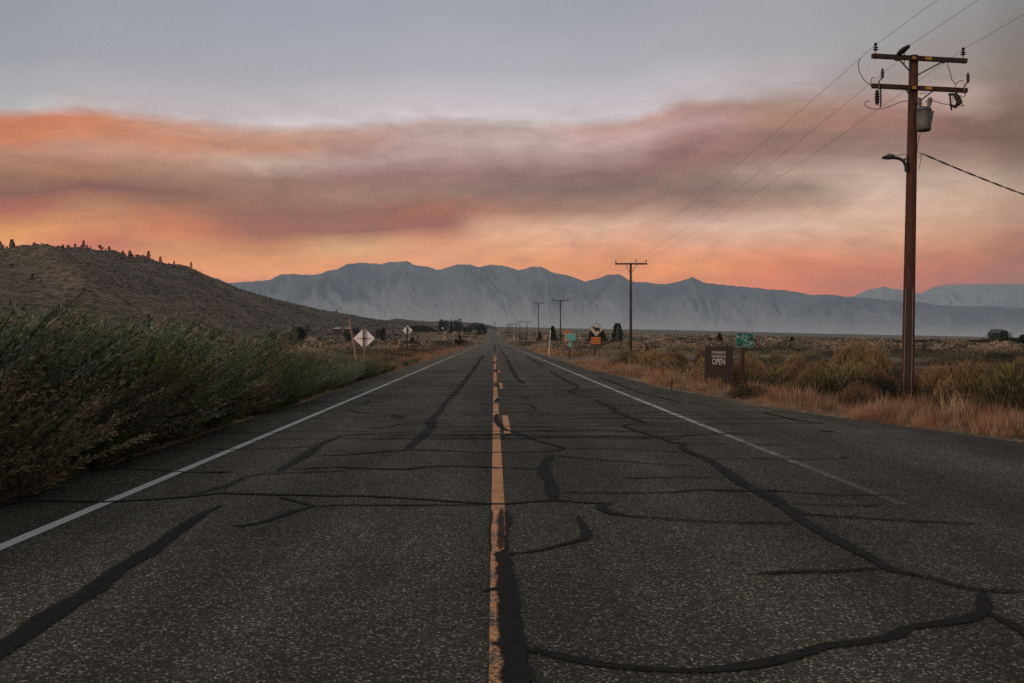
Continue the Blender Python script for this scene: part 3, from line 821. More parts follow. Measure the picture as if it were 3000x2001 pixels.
for k in range(120):
    for _ in range(30):
        y = r2.uniform(15, 75); x = edge_r(y) + 2.6 + r2.expovariate(1 / 5.0) + (1.5 if y < 24 else 0)
        if 68 < y < 100 and x < 20: continue
        if abs(x - 7.4) < 1.3 and 24 < y < 33.5: continue
        if (x - 12.0) ** 2 + (y - 28.2) ** 2 < 1.0: continue
        if abs((x / y) - 7.47 / 33) < .035 and y < 33: continue
        if abs((x / y) - .247) < .032 and y < 30: continue
        break
    H = r2.uniform(.45, 1.15)
    if r2.random() < .78:
        place(r2.choice(rabs), 'rabbitbrush', x, y, H * r2.uniform(.95, 1.35), H, 'yellow-green rabbitbrush in the scrub belt right of the road', 'shrub', 'rabbitbrush right of the road', r2.uniform(0, 6))
    else:
        place(r2.choice(darks), 'dark_bush', x, y, H * 1.1, H * .9, 'dull dark bush among the rabbitbrush right of the road', 'shrub', 'dark bushes right of the road', r2.uniform(0, 6))
for px, py, H, W_ in ((2500, 1140, 1.75, .9), (2560, 1145, 1.5, .9), (2480, 1165, 1.15, 1.1), (2540, 1160, 1.05, 1.0), (2790, 1180, 1.1, 1.25), (2900, 1200, 1.25, 1.3), (2985, 1215, 1.35, 1.3), (2690, 1168, .7, .6), (2740, 1160, 1.0, 1.0), (2330, 1140, .9, 1.1), (2060, 1090, .8, 1.0), (1960, 1075, .8, 1.1), (1860, 1065, .8, 1.0)):
    d = F * (CH + .2) / (py - VY); x = (px - VX) / F * d
    place(r2.choice(rabs), 'rabbitbrush', x, d, H * W_, H, 'yellow-green rabbitbrush in the scrub belt right of the road', 'shrub', 'rabbitbrush right of the road', r2.uniform(0, 6))
place(darks[0], 'dark_green_bush', 6.75, 26.6, .72, .55, 'low dark green bush at the foot of the bicycle sign post', 'shrub', None)
place(straw, 'pale_straw_tuft', (1855 - VX) / F * 62, 62, .9, .8, 'pale pinkish straw tuft beside the second utility pole', 'dry weed', None)

# ---- merged stuff meshes
def scatter_mesh(name, protos, pos, scl, cols, mat, label, cat=None):
    Vs = []; Qs = []; Cs = []; off = 0
    for i in range(len(pos)):
        V0, Q0, C0 = protos[i % len(protos)]
        a = rng.uniform(0, 6.28); ca, sa = math.cos(a), math.sin(a)
        R = np.array([[ca, -sa, 0], [sa, ca, 0], [0, 0, 1]])
        Vs.append((V0 @ R.T) * scl[i] + pos[i]); Qs.append(Q0 + off); off += len(V0)
        Cs.append(np.repeat(C0, 4, 0) * cols[i])
    me = np_mesh(name, np.concatenate(Vs), np.concatenate(Qs), mat, np.clip(np.concatenate(Cs), 0, 1))
    o = obj(name, me); tag(o, label, cat, kind='stuff'); return o

def grass_proto(seed, n, H, sp, lean=.25, w=.008):
    r = np.random.default_rng(seed)
    b = np.concatenate([r.normal(size=(n, 2)) * sp, np.zeros((n, 1))], 1)
    d = np.concatenate([r.normal(size=(n, 2)) * lean, np.ones((n, 1))], 1)
    V, Q = leaf_quads(b, d, H * r.uniform(.4, 1.15, n), w, r)
    return V, Q, r.uniform(.65, 1.3, (n, 1)) * np.ones((1, 3))
gp = [grass_proto(300 + i, 34, .42, .13) for i in range(6)]
gpos = []; gscl = []; gcol = []
GC = np.array([(.62, .36, .165), (.60, .42, .20), (.44, .235, .12), (.74, .54, .28), (.18, .13, .07), (.56, .30, .145)])
for k in range(6200):
    y = 11 + 120 * rng.uniform() ** 1.7; e = float(edge_r(y))
    x = e + .15 + abs(rng.normal()) * 1.6 + (rng.uniform() < .25) * rng.uniform(0, 7)
    if 70 < y < 97 and x < 14: continue
    if x - e < .5 and rng.uniform() < .35: continue
    patchy = float(fbm(x * .9, y * .5, 3, 8)); patchy = max(0, min(1, (patchy - .3) * 2.4))
    if patchy < .16 and x - e > .6: continue
    gpos.append((x, y, Tz(x, y) - .02)); s = (.30 + .95 * patchy) * min(1.1, .35 + (x - e) * .35) * rng.uniform(.6, 1.45)
    gscl.append((s, s, s)); gcol.append(GC[int(rng.integers(6))] * rng.uniform(.7, 1.1))
for k in range(1300):   # left shoulder, between asphalt and thicket
    y = 9 + 110 * rng.uniform() ** 1.4; x = -4.95 - abs(rng.normal()) * .5
    s = rng.uniform(.3, .75); gpos.append((x, y, Tz(x, y) - .02)); gscl.append((s, s, s * .8)); gcol.append((np.array((.085, .078, .042)) if y < 50 else GC[int(rng.integers(6))] * .85) * rng.uniform(.7, 1.2))
for k in range(3600):   # left beyond the thicket
    y = 50 + 130 * rng.uniform() ** 1.3; x = -5.2 - abs(rng.normal()) * 14
    s = rng.uniform(.6, 1.3); gpos.append((x, y, Tz(x, y) - .02)); gscl.append((s, s, s)); gcol.append(GC[int(rng.integers(6))] * rng.uniform(.6, 1.0))
for k in range(2600):   # among the right shrubs
    y = 14 + 80 * rng.uniform(); x = edge_r(y) + 3 + rng.uniform() * 16
    if 70 < y < 97 and x < 30: continue
    s = rng.uniform(.6, 1.2); gpos.append((x, y, Tz(x, y) - .02)); gscl.append((s, s, s)); gcol.append(GC[int(rng.integers(6))] * rng.uniform(.55, .95))
scatter_mesh('dry_grass', gp, np.array(gpos), np.array(gscl), np.array(gcol), M_DRY, 'dry orange-tan grass along both verges of the road', 'grass')

def sage_proto(seed, n, L, w):
    V, Q, rad, r = dome_quads(seed, n, .8, .42, L, w, .12, .2)
    z = V[::4, 2]
    return V, Q, (r.uniform(.7, 1.25, (n, 1))) * np.ones((1, 3))
near_p = [sage_proto(400 + i, 420, .085, .03) for i in range(5)]
mid_p = [sage_proto(420 + i, 130, .11, .075) for i in range(5)]
far_p = [sage_proto(440 + i, 22, .35, .25) for i in range(5)]
SC_ = np.array([(.31, .235, .145), (.37, .28, .17), (.23, .18, .115), (.085, .075, .05), (.045, .040, .030), (.45, .29, .16), (.15, .13, .085)])
def sage(name, protos, N_, y0, y1, smin, smax, pw, label):
    pos = []; sc = []; co = []
    while len(pos) < N_:
        y = y0 + (y1 - y0) * rng.uniform() ** pw
        u = rng.uniform(-.62, .64); x = u * y
        if -7 < x < float(edge_r(y)) + 2: continue
        if y < 75 and -15 < x < 0: continue
        if 68 < y < 100 and 0 < x < 38: continue
        if 52 < y < 64 and 18 < x < 62: continue
        if y < 80 and 0 < x < edge_r(y) + 9 and rng.uniform() < .75: continue
        if abs(x - 7.3) < 2.5 and y < 34: continue
        m_ = vnoise(x / 14, y / 30, 66)
        if rng.uniform() > .35 + .9 * m_: continue
        s = rng.uniform(smin, smax)
        pos.append((x, y, Tz(x, y) - .05)); sc.append((s, s, s * rng.uniform(.75, 1.1)))
        dk = vnoise(x / 10, y / 25, 99)
        c = SC_[int(rng.choice(7, p=[.20, .14, .16, .16, .14, .06, .14]))] if dk < .62 else SC_[int(rng.choice([3, 4, 6]))]
        co.append(c * rng.uniform(.75, 1.2))
    scatter_mesh(name, protos, np.array(pos), np.array(sc), np.array(co), M_LEAF, label, 'sagebrush')
sage('sagebrush', near_p, 1500, 36, 130, .8, 1.9, 1.0, 'grey-tan sagebrush covering the nearer plain on both sides of the road')
sage('sagebrush', mid_p, 4200, 110, 420, 1.1, 3.0, .9, 'grey-tan sagebrush covering the middle of the plain')
sage('sagebrush', far_p, 5200, 380, 1500, 1.6, 4.5, .8, 'dark specks of sagebrush far out on the plain')

pos = []; sc = []; co = []
while len(pos) < 9500:
    i = int(rng.integers(60, len(cp) - 2)); j = int(89 * rng.uniform() ** .8)
    if cp[i] < -60: continue
    fx_, fy_ = rng.uniform(), rng.uniform()
    p0 = np.array([X[j, i], D[j, i], Zh[j, i]]); p1 = np.array([X[j, i + 1], D[j, i + 1], Zh[j, i + 1]]); p2 = np.array([X[min(j + 1, 89), i], D[min(j + 1, 89), i], Zh[min(j + 1, 89), i]])
    p = p0 + (p1 - p0) * fx_ + (p2 - p0) * fy_
    if fbm(p[0] / 70, p[1] / 70, 3, 13) < rng.uniform(.2, .62): continue
    s_ = rng.uniform(.7, 2.0) * (p[1] / 700) ** .6
    pos.append(p - np.array([0, 0, .3])); sc.append((s_, s_, s_ * 1.1))
    co.append(np.array([(.075, .066, .045), (.05, .046, .032), (.13, .105, .07), (.32, .24, .15)][int(rng.choice(4, p=[.3, .3, .2, .2]))]) * rng.uniform(.8, 1.2))
scatter_mesh('hillside_scrub', far_p, np.array(pos), np.array(sc), np.array(co), M_LEAF, 'scrub speckling the slopes of the left hill', 'scrub')

# ------------------------------------------------------------------ trees
def tree_protos(kind, seed):
    r = np.random.default_rng(seed); B = []; Dd = []; C = []; LL = []
    if kind == 'pine':
        n = 1500
        t = r.uniform(.12, 1, n) ** .9; a = r.uniform(0, 6.28, n)
        lobes = .55 + .6 * vnoise(a * 1.3 + seed, t * 9, seed)
        R = .24 * (1 - t) ** .75 * lobes + .012; q = r.uniform(.15, 1, n) ** .6
        p = np.stack([np.cos(a) * R * q, np.sin(a) * R * q, t - .05 * q * (1 - t)], 1)
        d = np.stack([np.cos(a), np.sin(a), r.uniform(-.3, .5, n)], 1)
        L = .085; w = .026; col = (.026, .032, .020); th = .96
    elif kind == 'juniper':
        n = 2200
        u = r.normal(size=(n, 3)); u /= np.linalg.norm(u, axis=1, keepdims=True)
        t = r.uniform(.02, 1, n); a = r.uniform(0, 6.28, n)
        lobes = .6 + .65 * vnoise(a * 1.6 + seed, t * 6, seed)
        R = .36 * np.sqrt(np.clip(1 - t, 0, 1)) * (0.55 + .45 * (1 - t)) * lobes * 1.1; q = r.uniform(.2, 1, n) ** .5
        p = np.stack([np.cos(a) * R * q, np.sin(a) * R * q, t * (.93 + .1 * lobes)], 1)
        d = np.stack([np.cos(a) * .6, np.sin(a) * .6, np.full(n, .8)], 1) + r.normal(size=(n, 3)) * .3
        L = .08; w = .03; col = (.026, .034, .022); th = .9
    else:
        n = 2200; cs = r.normal(size=(11, 3)) * np.array([.24, .24, .17]) + np.array([0, 0, .62]); rs = r.uniform(.13, .24, 11)
        k = r.integers(11, size=n); u = r.normal(size=(n, 3)); u /= np.linalg.norm(u, axis=1, keepdims=True)
        p = cs[k] + u * (rs[k] * r.uniform(.5, 1, n))[:, None]; p[:, 2] = np.maximum(p[:, 2], .12)
        d = u + r.normal(size=(n, 3)) * .5
        L = .07; w = .045; col = (.036, .044, .028); th = .75
    V, Q = leaf_quads(p, d, L * r.uniform(.6, 1.3, n), w * r.uniform(.7, 1.3, n), r)
    c = np.array(col) * r.uniform(.55, 1.45, (n, 1))
    crown = np_mesh('crown', V, Q, M_NEEDLE, np.repeat(c, 4, 0))
    mb = MB(); mb.tube([(0, 0, -.03), (.005, .004, .3), (-.004, .003, .6), (0, 0, th)], [.024, .018, .012, .003], 7)
    for i in range(7):
        a = r.uniform(0, 6.28); z = r.uniform(.15, .7) if kind != 'round' else r.uniform(.25, .55)
        rr_ = .16 if kind != 'round' else .26
        mb.tube([(0, 0, z), (math.cos(a) * rr_ * .5, math.sin(a) * rr_ * .5, z + .05), (math.cos(a) * rr_, math.sin(a) * rr_, z + (.08 if kind != 'round' else .2))], [.008, .006, .002], 4)
    me = bpy.data.meshes.new('trunk'); me.from_pydata(mb.v, [], mb.f); me.materials.append(M_BARK)
    return me, crown
TP = {k: [tree_protos(k, 500 + 10 * j + i) for i in range(3)] for j, k in enumerate(('pine', 'juniper', 'round'))}
def tree(name, kind, loc, H, wid, label, cat='tree', group=None):
    o = thing(name, loc, label, cat, group)
    tr, cr = random.choice(TP[kind])
    for nm, me in (('trunk', tr), ('crown', cr)):
        c = obj(nm, me, o)
        c.scale = (H * wid, H * wid, H)
    o.rotation_euler = (0, 0, random.uniform(0, 6.28))
    return o
ordn = ['first', 'second', 'third', 'fourth', 'fifth', 'sixth', 'seventh', 'eighth', 'ninth', 'tenth', 'eleventh', 'twelfth', 'thirteenth', 'fourteenth', 'fifteenth', 'sixteenth', 'seventeenth', 'eighteenth', 'nineteenth', 'twentieth', 'twenty-first', 'twenty-second', 'twenty-third', 'twenty-fourth', 'twenty-fifth', 'twenty-sixth', 'twenty-seventh', 'twenty-eighth', 'twenty-ninth', 'thirtieth']
RT = [(2,75,1.1),(38,52,.8),(72,46,1.0),(115,95,1.0),(140,72,1.0),(175,28,1.2),(278,22,1.3),(338,66,1.0),(412,18,1.3),(433,48,.7),(462,44,.9),(530,20,1.2),(622,36,1.1),(675,20,1.2),(745,30,1.2),(826,58,.85),(855,26,1),(886,18,.9),(1035,15,1.5),(1078,40,1.1),(1210,32,1.2),(1270,44,1.2),(1290,30,1.2),(1367,14,1.8),(1460,56,1.0),(1585,46,1.05),(1658,12,1.0),(1705,30,1.0),(1880,48,.75)]
for i, (zx, zh, wd) in enumerate(RT):
    px = zx / 3.3586; p = hill_at(px, 1.0)
    tree('pine_tree', 'pine', (p.x, p.y, p.z - 1.0), zh * 1.28 / 3.3586 * p.y / F + 1.0, wd * 1.15, 'dark pine on the crest of the left hill, %s from the left along the skyline' % ordn[i], 'tree', 'pines along the crest of the left hill')
p = hill_at(992 / 3.3586, 1.0)
tree('lone_tree', 'round', (p.x, p.y, p.z - .8), 50 / 3.3586 * p.y / F, .95, 'umbrella-shaped tree with a bare trunk on the crest of the left hill', 'tree')
for i, (zx, zy, zh) in enumerate([(120, 350, 44), (320, 460, 62), (490, 418, 22), (405, 490, 34)]):
    p = hill_py(zx / 3.3586, 680 + zy / 3.3586)
    tree('pine_tree', 'juniper', (p.x, p.y, p.z - .5), zh / 3.3586 * p.y / F, .9, 'dark pine standing on the left hillside below the crest, %s from the left' % ordn[i], 'tree', 'pines on the face of the left hill')
p = hill_py(983, 914); tree('small_tree', 'juniper', (p.x, p.y, p.z - .5), 8 / F * p.y, 1.1, 'tiny dark bushy tree alone on the long low slope of the left hill', 'tree')
# along the skyline shrub fringe
for k, px in enumerate([358, 366, 378, 386, 392, 399, 404, 410, 418, 428, 12, 22, 48, 60, 160, 170, 182, 200, 240]):
    p = hill_at(px, 1.0)
    tree('scrub_bush', 'round', (p.x, p.y, p.z - .8), random.uniform(2.2, 4.5), 1.3, 'low dark scrub bush hugging the crest of the left hill', 'bush', 'scrub along the crest of the left hill')

def gtree(name, kind, px, pyb, hpx, wpx, label, cat='tree', group=None, ymax=1600, Yf=None):
    if Yf is None:
        x, y = ground_hit(px, pyb, 60, 5600)
        if y > ymax: y = ymax; x = (px - VX) / F * y
    else:
        y = Yf; x = (px - VX) / F * y
    z = Tz(x, y)
    top = CH + (VY - (pyb - hpx)) / F * y
    H = max(top - z, .5)
    asp = {'pine': .42, 'juniper': .62, 'round': .85}[kind]
    return tree(name, kind, (x, y, z - .05), H, (wpx / F * y) / (H * asp), label, cat, group)
gtree('conifer_tree', 'juniper', 1619, 1000, 41, 31, 'dark rounded conifer right of the tall white marker post', Yf=420)
gtree('conifer_tree', 'juniper', 1581, 1000, 25, 25, 'brownish pyramid-shaped bush at the foot of the fourth utility pole', 'bush', Yf=400)
gtree('conifer_tree', 'pine', 1809, 1007, 60, 38, 'ragged dark conifer between the cow sign and the second utility pole', Yf=300)
gtree('conifer_tree', 'juniper', 1735, 999, 33, 30, 'dark juniper showing left of the cow sign', Yf=380)
gtree('conifer_tree', 'juniper', 1763, 1000, 32, 34, 'dark juniper showing right of the cow sign', Yf=380)
gtree('juniper_tree', 'juniper', 2108, 1004, 27, 26, 'small dark juniper on the plain left of the bicycle sign', Yf=300)
gtree('juniper_tree', 'round', 2213, 1004, 12, 22, 'low dark bush just right of the bicycle sign', 'bush', Yf=300)
gtree('juniper_tree', 'juniper', 2320, 1003, 16, 22, 'small dark juniper between the bicycle sign and the big utility pole', Yf=300)
gtree('juniper_tree', 'juniper', 2470, 1010, 12, 16, 'small pointed bush close left of the big utility pole', 'bush', Yf=260)
gtree('round_tree', 'round', 2932, 1018, 56, 52, 'dark dome-shaped tree rising above the hedge at far right', Yf=230)
gtree('round_tree', 'round', 3008, 1018, 42, 40, 'dark tree cut by the right frame edge beside the hedge', Yf=230)
for k, (px, h, w) in enumerate([(2870, 14, 44), (2905, 17, 44), (2965, 20, 46), (2990, 19, 44), (3025, 22, 50), (2635, 13, 34), (2665, 14, 40), (2700, 16, 44), (2735, 14, 40), (2765, 10, 34), (2800, 8, 34), (2840, 9, 40)]):
    gtree('hedge_bush', 'round', px, 1016, h * 1.45, w * 1.35, 'dark bush in the far hedge beyond the big utility pole', 'bush', 'dark bushes of the far right hedge', Yf=235 + (k % 3) * 6)
gtree('poplar_tree', 'round', 1296, 966, 26, 30, 'broad grey-green tree, leftmost of the clump right of the barn', Yf=1000)
gtree('poplar_tree', 'juniper', 1322, 968, 29, 13, 'narrow upright tree second from the left in the clump by the barn', Yf=1000)
gtree('poplar_tree', 'round', 1341, 970, 31, 24, 'dark tree in the middle of the clump right of the barn', Yf=980)
gtree('poplar_tree', 'round', 1348, 971, 22, 14, 'short dark tree at the right foot of the middle tree of the clump', Yf=970)
gtree('poplar_tree', 'round', 1362, 970, 14, 11, 'small tree in the gap between the clump and the roadside trees', Yf=960)
gtree('poplar_tree', 'round', 1376, 970, 17, 17, 'round bushy tree left of the big tree nearest the road', Yf=960)
gtree('poplar_tree', 'round', 1403, 973, 30, 34, 'big dark tree nearest the road on its left side', Yf=900)
gtree('poplar_tree', 'round', 1418, 972, 16, 18, 'small dark tree at the right foot of the big roadside tree', Yf=900)
gtree('conifer_tree', 'pine', 1124, 984, 24, 17, 'dark conifer between the two diamond signs', Yf=360)
gtree('conifer_tree', 'round', 798, 990, 24, 22, 'dark bushy tree behind the left thicket', Yf=330)
gtree('conifer_tree', 'round', 877, 984, 30, 42, 'wide dark bushy tree behind the left thicket, left of the pink stake', Yf=330)
gtree('conifer_tree', 'round', 617, 962, 16, 30, 'low dark bush at the foot of the left hill', 'bush', Yf=420)
gtree('conifer_tree', 'juniper', 436, 945, 20, 14, 'dark bush peeking above the left thicket at the hill foot', 'bush', Yf=300)
gtree('conifer_tree', 'round', 1022, 985, 15, 26, 'dark bush behind the pink stake', 'bush', Yf=250)
gtree('conifer_tree', 'round', 1208, 996, 12, 20, 'dark bush just right of the smaller diamond sign post', 'bush', Yf=210)
gtree('conifer_tree', 'round', 1344, 1012, 22, 30, 'dark roadside bush right of the tall tan marker stake', 'bush', Yf=200)
gtree('conifer_tree', 'pine', 1348, 995, 14, 9, 'small cone-shaped tree above the left roadside brush', Yf=330)
gtree('conifer_tree', 'round', 1178, 1016, 12, 18, 'dark bush at the left foot of the smaller diamond sign post', 'bush', Yf=125)

# ------------------------------------------------------------------ utility poles
def Rz(a): return Matrix.Rotation(a, 3, 'Z')
def insulator(mb, p, s=1.0):
    x, y, z = p
    mb.tube([(x, y, z - .16 * s), (x, y, z + .12 * s)], .012 * s, 6)
    prof = [(0.10, .03), (.115, .075), (.125, .08), (.14, .03), (.165, .03), (.175, .07), (.185, .075), (.20, .028), (.25, .035), (.27, .05), (.285, .03), (.30, .05), (.32, .03)]
    mb.tube([(x, y, z + h * s) for h, r in prof], [r * s for h, r in prof], 10)

BX, BY = 12.02, 29.0
base_z = -.26
pole = thing('utility_pole', (BX, BY, base_z), 'tall red-brown utility pole with two crossarms and a transformer, nearest on the right', 'utility pole')
def PP(px, py, Y=BY): return W(px, py, Y)
pb = Vector((BX, BY, base_z - .3)); pt = PP(2677, 163)
mb = MB(); cs = [pb + (pt - pb) * t for t in np.linspace(0, 1, 14)]
mb.tube(cs, [.178 - .052 * t for t in np.linspace(0, 1, 14)], 22)
mb.build('pole', M_POLE, pole, True)
def pc_at(z):
    t = (z - pb.z) / (pt.z - pb.z); return pb + (pt - pb) * t
# riser guard with pale flanges
gd = Vector((-.36, -.93, 0)).normalized(); GM = Matrix.Rotation(-math.atan2(.36, .93), 3, 'Z')
gz0, gz1 = -.25, PP(0, 842).z
mb = MB(); mb2 = MB()
for k in range(8):
    za = gz0 + (gz1 - gz0) * k / 8; zb_ = gz0 + (gz1 - gz0) * (k + 1) / 8
    rr_ = .178 - .052 * ((za + zb_) / 2 - pb.z) / (pt.z - pb.z)
    c_ = (pc_at(za) + pc_at(zb_)) / 2 + gd * (rr_ - .025)
    mb.box(c_, (.20 - .004 * k, .085, zb_ - za - .001), GM)
    for s in (-1, 1):
        mb2.box(c_ + GM @ Vector((s * (.108 - .002 * k), -.028, 0)), (.013, .05, zb_ - za - .001), GM)
mb.build('riser_guard', M_GUARD, pole); mb2.build('guard_flange', M_GUARDL, pole)
yaw = math.radians(5)
def arm(pyc, L0, L1, name='crossarm'):
    c = PP((L0 + L1) / 2, pyc); L = (L1 - L0) / F * BY
    c = c + Vector((0, -.22, 0))
    M = Matrix.Rotation(-math.radians(0.0) + yaw, 3, 'Z') @ Matrix.Rotation(math.radians(1.5), 3, 'Y')
    mb = MB(); mb.box(c, (L, .10, .125), M); o = mb.build(name, M_ARM, pole)
    return c, M, L
c1, M1, L1_ = arm(177.5, 2541, 2828)
c2, M2, L2_ = arm(264, 2541, 2829)
def on(c, M, x, y=0, z=0): return c + M @ Vector((x, y, z))
for c, M, zs in ((c1, M1, ((-.26, .14), (.17, .26))), (c2, M2, ((-.33, .12), (.16, .25)))):
    for x, w in (( -.19, .12), (.24, .2)):
        mb = MB(); mb.box(on(c, M, x - (0 if w < .15 else 0), -.055), (w, .012, .085), M); mb.build('number_tag', M_TAGY, pole)
# braces
def brace(c, M, xa, py2, side):
    mb = MB(); a = on(c, M, xa, -.02, -.07); b = PP(2675 + side * 6, py2) + Vector((0, -.13, 0))
    mb.tube([a, b], .022, 6); mb.build('brace', M_STEEL, pole)
brace(c1, M1, -.62, 222, -1); brace(c1, M1, .68, 224, 1)
brace(c2, M2, -.42, 296, -1); brace(c2, M2, .38, 306, 1)
mb = MB(); mb.box(on(c1, M1, -.66, -.02, -.08), (.13, .11, .03), M1); mb.box(on(c1, M1, .70, -.02, -.08), (.13, .11, .03), M1); mb.build('bracket', M_IRON, pole)
# insulators on the top arm
ins_pts = []
for x in (-1.32, 1.32):
    mb = MB(); p = on(c1, M1, x, 0, .06); insulator(mb, p); mb.build('insulator', M_PORC, pole); ins_pts.append(p + Vector((0, 0, .27)))
mb = MB(); a = PP(2618, 168); a.y = c1.y - .05; b = PP(2664, 134, BY); b.y = BY - .9; b = W(2664, 134, b.y)
prof = [0, .08, .12, .2, .26, .34, .42, .5, .58, .66, .74, .82, .88, 1.0]; rad = [.04, .05, .02, .075, .022, .085, .085, .024, .085, .024, .07, .024, .065, .03]
mb.tube([a + (b - a) * t for t in prof], rad, 10)
mb.tube([on(c1, M1, -.46, 0, .2), on(c1, M1, -.46, 0, -.18)], .014, 6)
mb.build('strain_insulator', M_PORC, pole, True); mid_att = b
# cutouts on the lower arm
def cutout(xa, flip):
    c = on(c2, M2, xa, -.09, -.02)
    mb = MB()
    mb.tube([c + Vector((0, 0, .14)), c + Vector((0, 0, -.1))], .02, 6)
    mb.tube([c + Vector((flip * .0, 0, .12)), c + Vector((.05, -.02, .2)), c + Vector((.09, -.02, .22))], .022, 6)
    mb.build('bracket', M_STEEL, pole)
    mb = MB(); p = c + Vector((.09, -.02, .22)); hs = [0, .03, .05, .08, .1, .13, .15, .18, .2, .24, .28]; rs = [.025, .05, .035, .052, .035, .052, .035, .05, .035, .035, .02]
    mb.tube([p + Vector((.005, 0, h)) for h in hs], rs, 10); mb.build('surge_arrester', M_PORC, pole, True)
    return c, p
cL, aL = cutout(-1.27, 1); cR, aR = cutout(1.30, 1)
mb = MB(); b0 = cL + Vector((-.05, 0, -.12)); hs = np.linspace(0, .42, 12); rs = [.03, .06, .04, .075, .045, .08, .05, .078, .045, .07, .04, .03]
mb.tube([b0 + Vector((.01 * i * 0, 0, -h)) for i, h in enumerate(hs)], rs, 10)
mb.tube([b0 + Vector((.08, -.05, .02)), b0 + Vector((.09, -.05, -.3)), b0 + Vector((.07, -.05, -.5))], .022, 6)
mb.build('fuse_cutout', M_IRON, pole)
mb = MB(); b1 = cR + Vector((-.28, 0, -.10))
mb.tube([b1 + Vector((.0, 0, .02)), b1 + Vector((.08, 0, -.12)), b1 + Vector((.14, 0, -.24)), b1 + Vector((.02, 0, -.38))], [.05, .085, .09, .04], 9)
mb.tube([b1 + Vector((-.14, 0, -.02)), b1 + Vector((-.12, 0, -.25)), b1 + Vector((-.09, 0, -.48))], .025, 6)
mb.box(b1 + Vector((-.05, 0, -.02)), (.25, .06, .06)); mb.box(b1 + Vector((-.04, 0, -.36)), (.2, .05, .06), Matrix.Rotation(.4, 3, 'Y'))
mb.build('fuse_cutout', M_IRON, pole)
mb = MB(); mb.tube([b1 + Vector((-.07, -.04, -.08)), b1 + Vector((-.09, -.04, -.26))], .028, 7); mb.build('fuse_tube', M_HOLER, pole)
# transformer
tz1, tz0 = PP(0, 328).z, PP(0, 389).z; tc = PP(2690, 360); tcx = tc.x; ty = BY - .38
mb = MB(); mb.tube([(tcx, ty, tz0), (tcx, ty, tz0 + .02), (tcx, ty, tz1 - .05)], [.185, .20, .20], 26); tk = mb.build('transformer', M_TANK, pole, True)
mb = MB(); mb.tube([(tcx, ty, tz0 - .03), (tcx, ty, tz0 - .001)], [.17, .18], 24); mb.build('tank_base', M_IRON, pole)
mb = MB(); mb.tube([(tcx, ty, tz1 - .05), (tcx, ty, tz1 - .02), (tcx, ty, tz1), (tcx, ty, tz1 + .05)], [.211, .214, .19, .14], 26); mb.build('tank_lid', M_BUSH, pole, True)
mb = MB(); mb.tube([(tcx, ty, tz1 - .075), (tcx, ty, tz1 - .052)], [.208, .208], 26); mb.box((tcx + .25, ty - .03, tz1 - .09), (.07, .03, .03)); mb.build('clamp_band', M_IRON, pole)
mb = MB(); mb.prism([(-.06, -.1), (.16, -.1), (.13, -.3), (.06, -.5), (.02, -.53), (-.02, -.4)], -.012, .0, Rz(.35), (tcx + .06, ty - .202, tz1)); mb.build('green_grey_patch', M_TANKD, pole)  # thin dull green-grey patch over the right front of the tank
for dx, dz in ((-.10, .0), (.13, .0)):
    mb = MB(); q0 = Vector((tcx + dx, ty - .02, tz1 + .02)); q1 = q0 + Vector((-.06 if dx < 0 else .05, 0, .30)); prof = np.linspace(0, 1, 9)
    mb.tube([q0 + (q1 - q0) * t for t in prof], [.04, .055, .04, .07, .055, .075, .06, .07, .035], 10); mb.build('bushing', M_BUSH, pole, True)
    if dx < 0: qL = q1
    else: qR = q1
# jumper wires
def curve_pts(pts, n=8):
    pts = [Vector(p) for p in pts]; out = []
    P = [pts[0]] + pts + [pts[-1]]
    for i in range(1, len(P) - 2):
        for k in range(n):
            t = k / n; a, b, c, d = P[i - 1], P[i], P[i + 1], P[i + 2]
            out.append(.5 * ((2 * b) + (c - a) * t + (2 * a - 5 * b + 4 * c - d) * t * t + (3 * b - a - 3 * c + d) * t ** 3))
    out.append(pts[-1]); return out
Zr = lambda x, y: (2500 + x / 5.2275, 120 + y / 5.2275)
def jump(pts, r=.0105):
    mb = MB(); q = [W(*Zr(x, y), BY - .3) for x, y in pts]; mb.tube(curve_pts(q), r, 5); mb.build('jumper_wire', M_CABLE, pole)
jump([(112, 262), (85, 320), (85, 430), (120, 530), (180, 610), (265, 678)])
jump([(272, 690), (272, 610), (290, 565), (325, 560)])
jump([(250, 922), (195, 930), (175, 970), (210, 1010), (330, 1042), (460, 1035), (600, 985), (740, 930), (840, 918)])
jump([(1100, 945), (1130, 915), (1200, 912), (1290, 935), (1380, 965), (1480, 972)])
jump([(1438, 300), (1446, 368), (1480, 470), (1510, 590), (1565, 665), (1545, 735)])
jump([(1565, 665), (1620, 615), (1690, 612)])
jump([(1580, 970), (1650, 962), (1690, 988), (1640, 992), (1580, 985)])
jump([(1640, 835), (1675, 862), (1710, 840), (1720, 790)])
jump([(1010, 810), (1060, 800), (1130, 795)])
jump([(1025, 1420), (1005, 1500), (985, 1600), (975, 1700)])
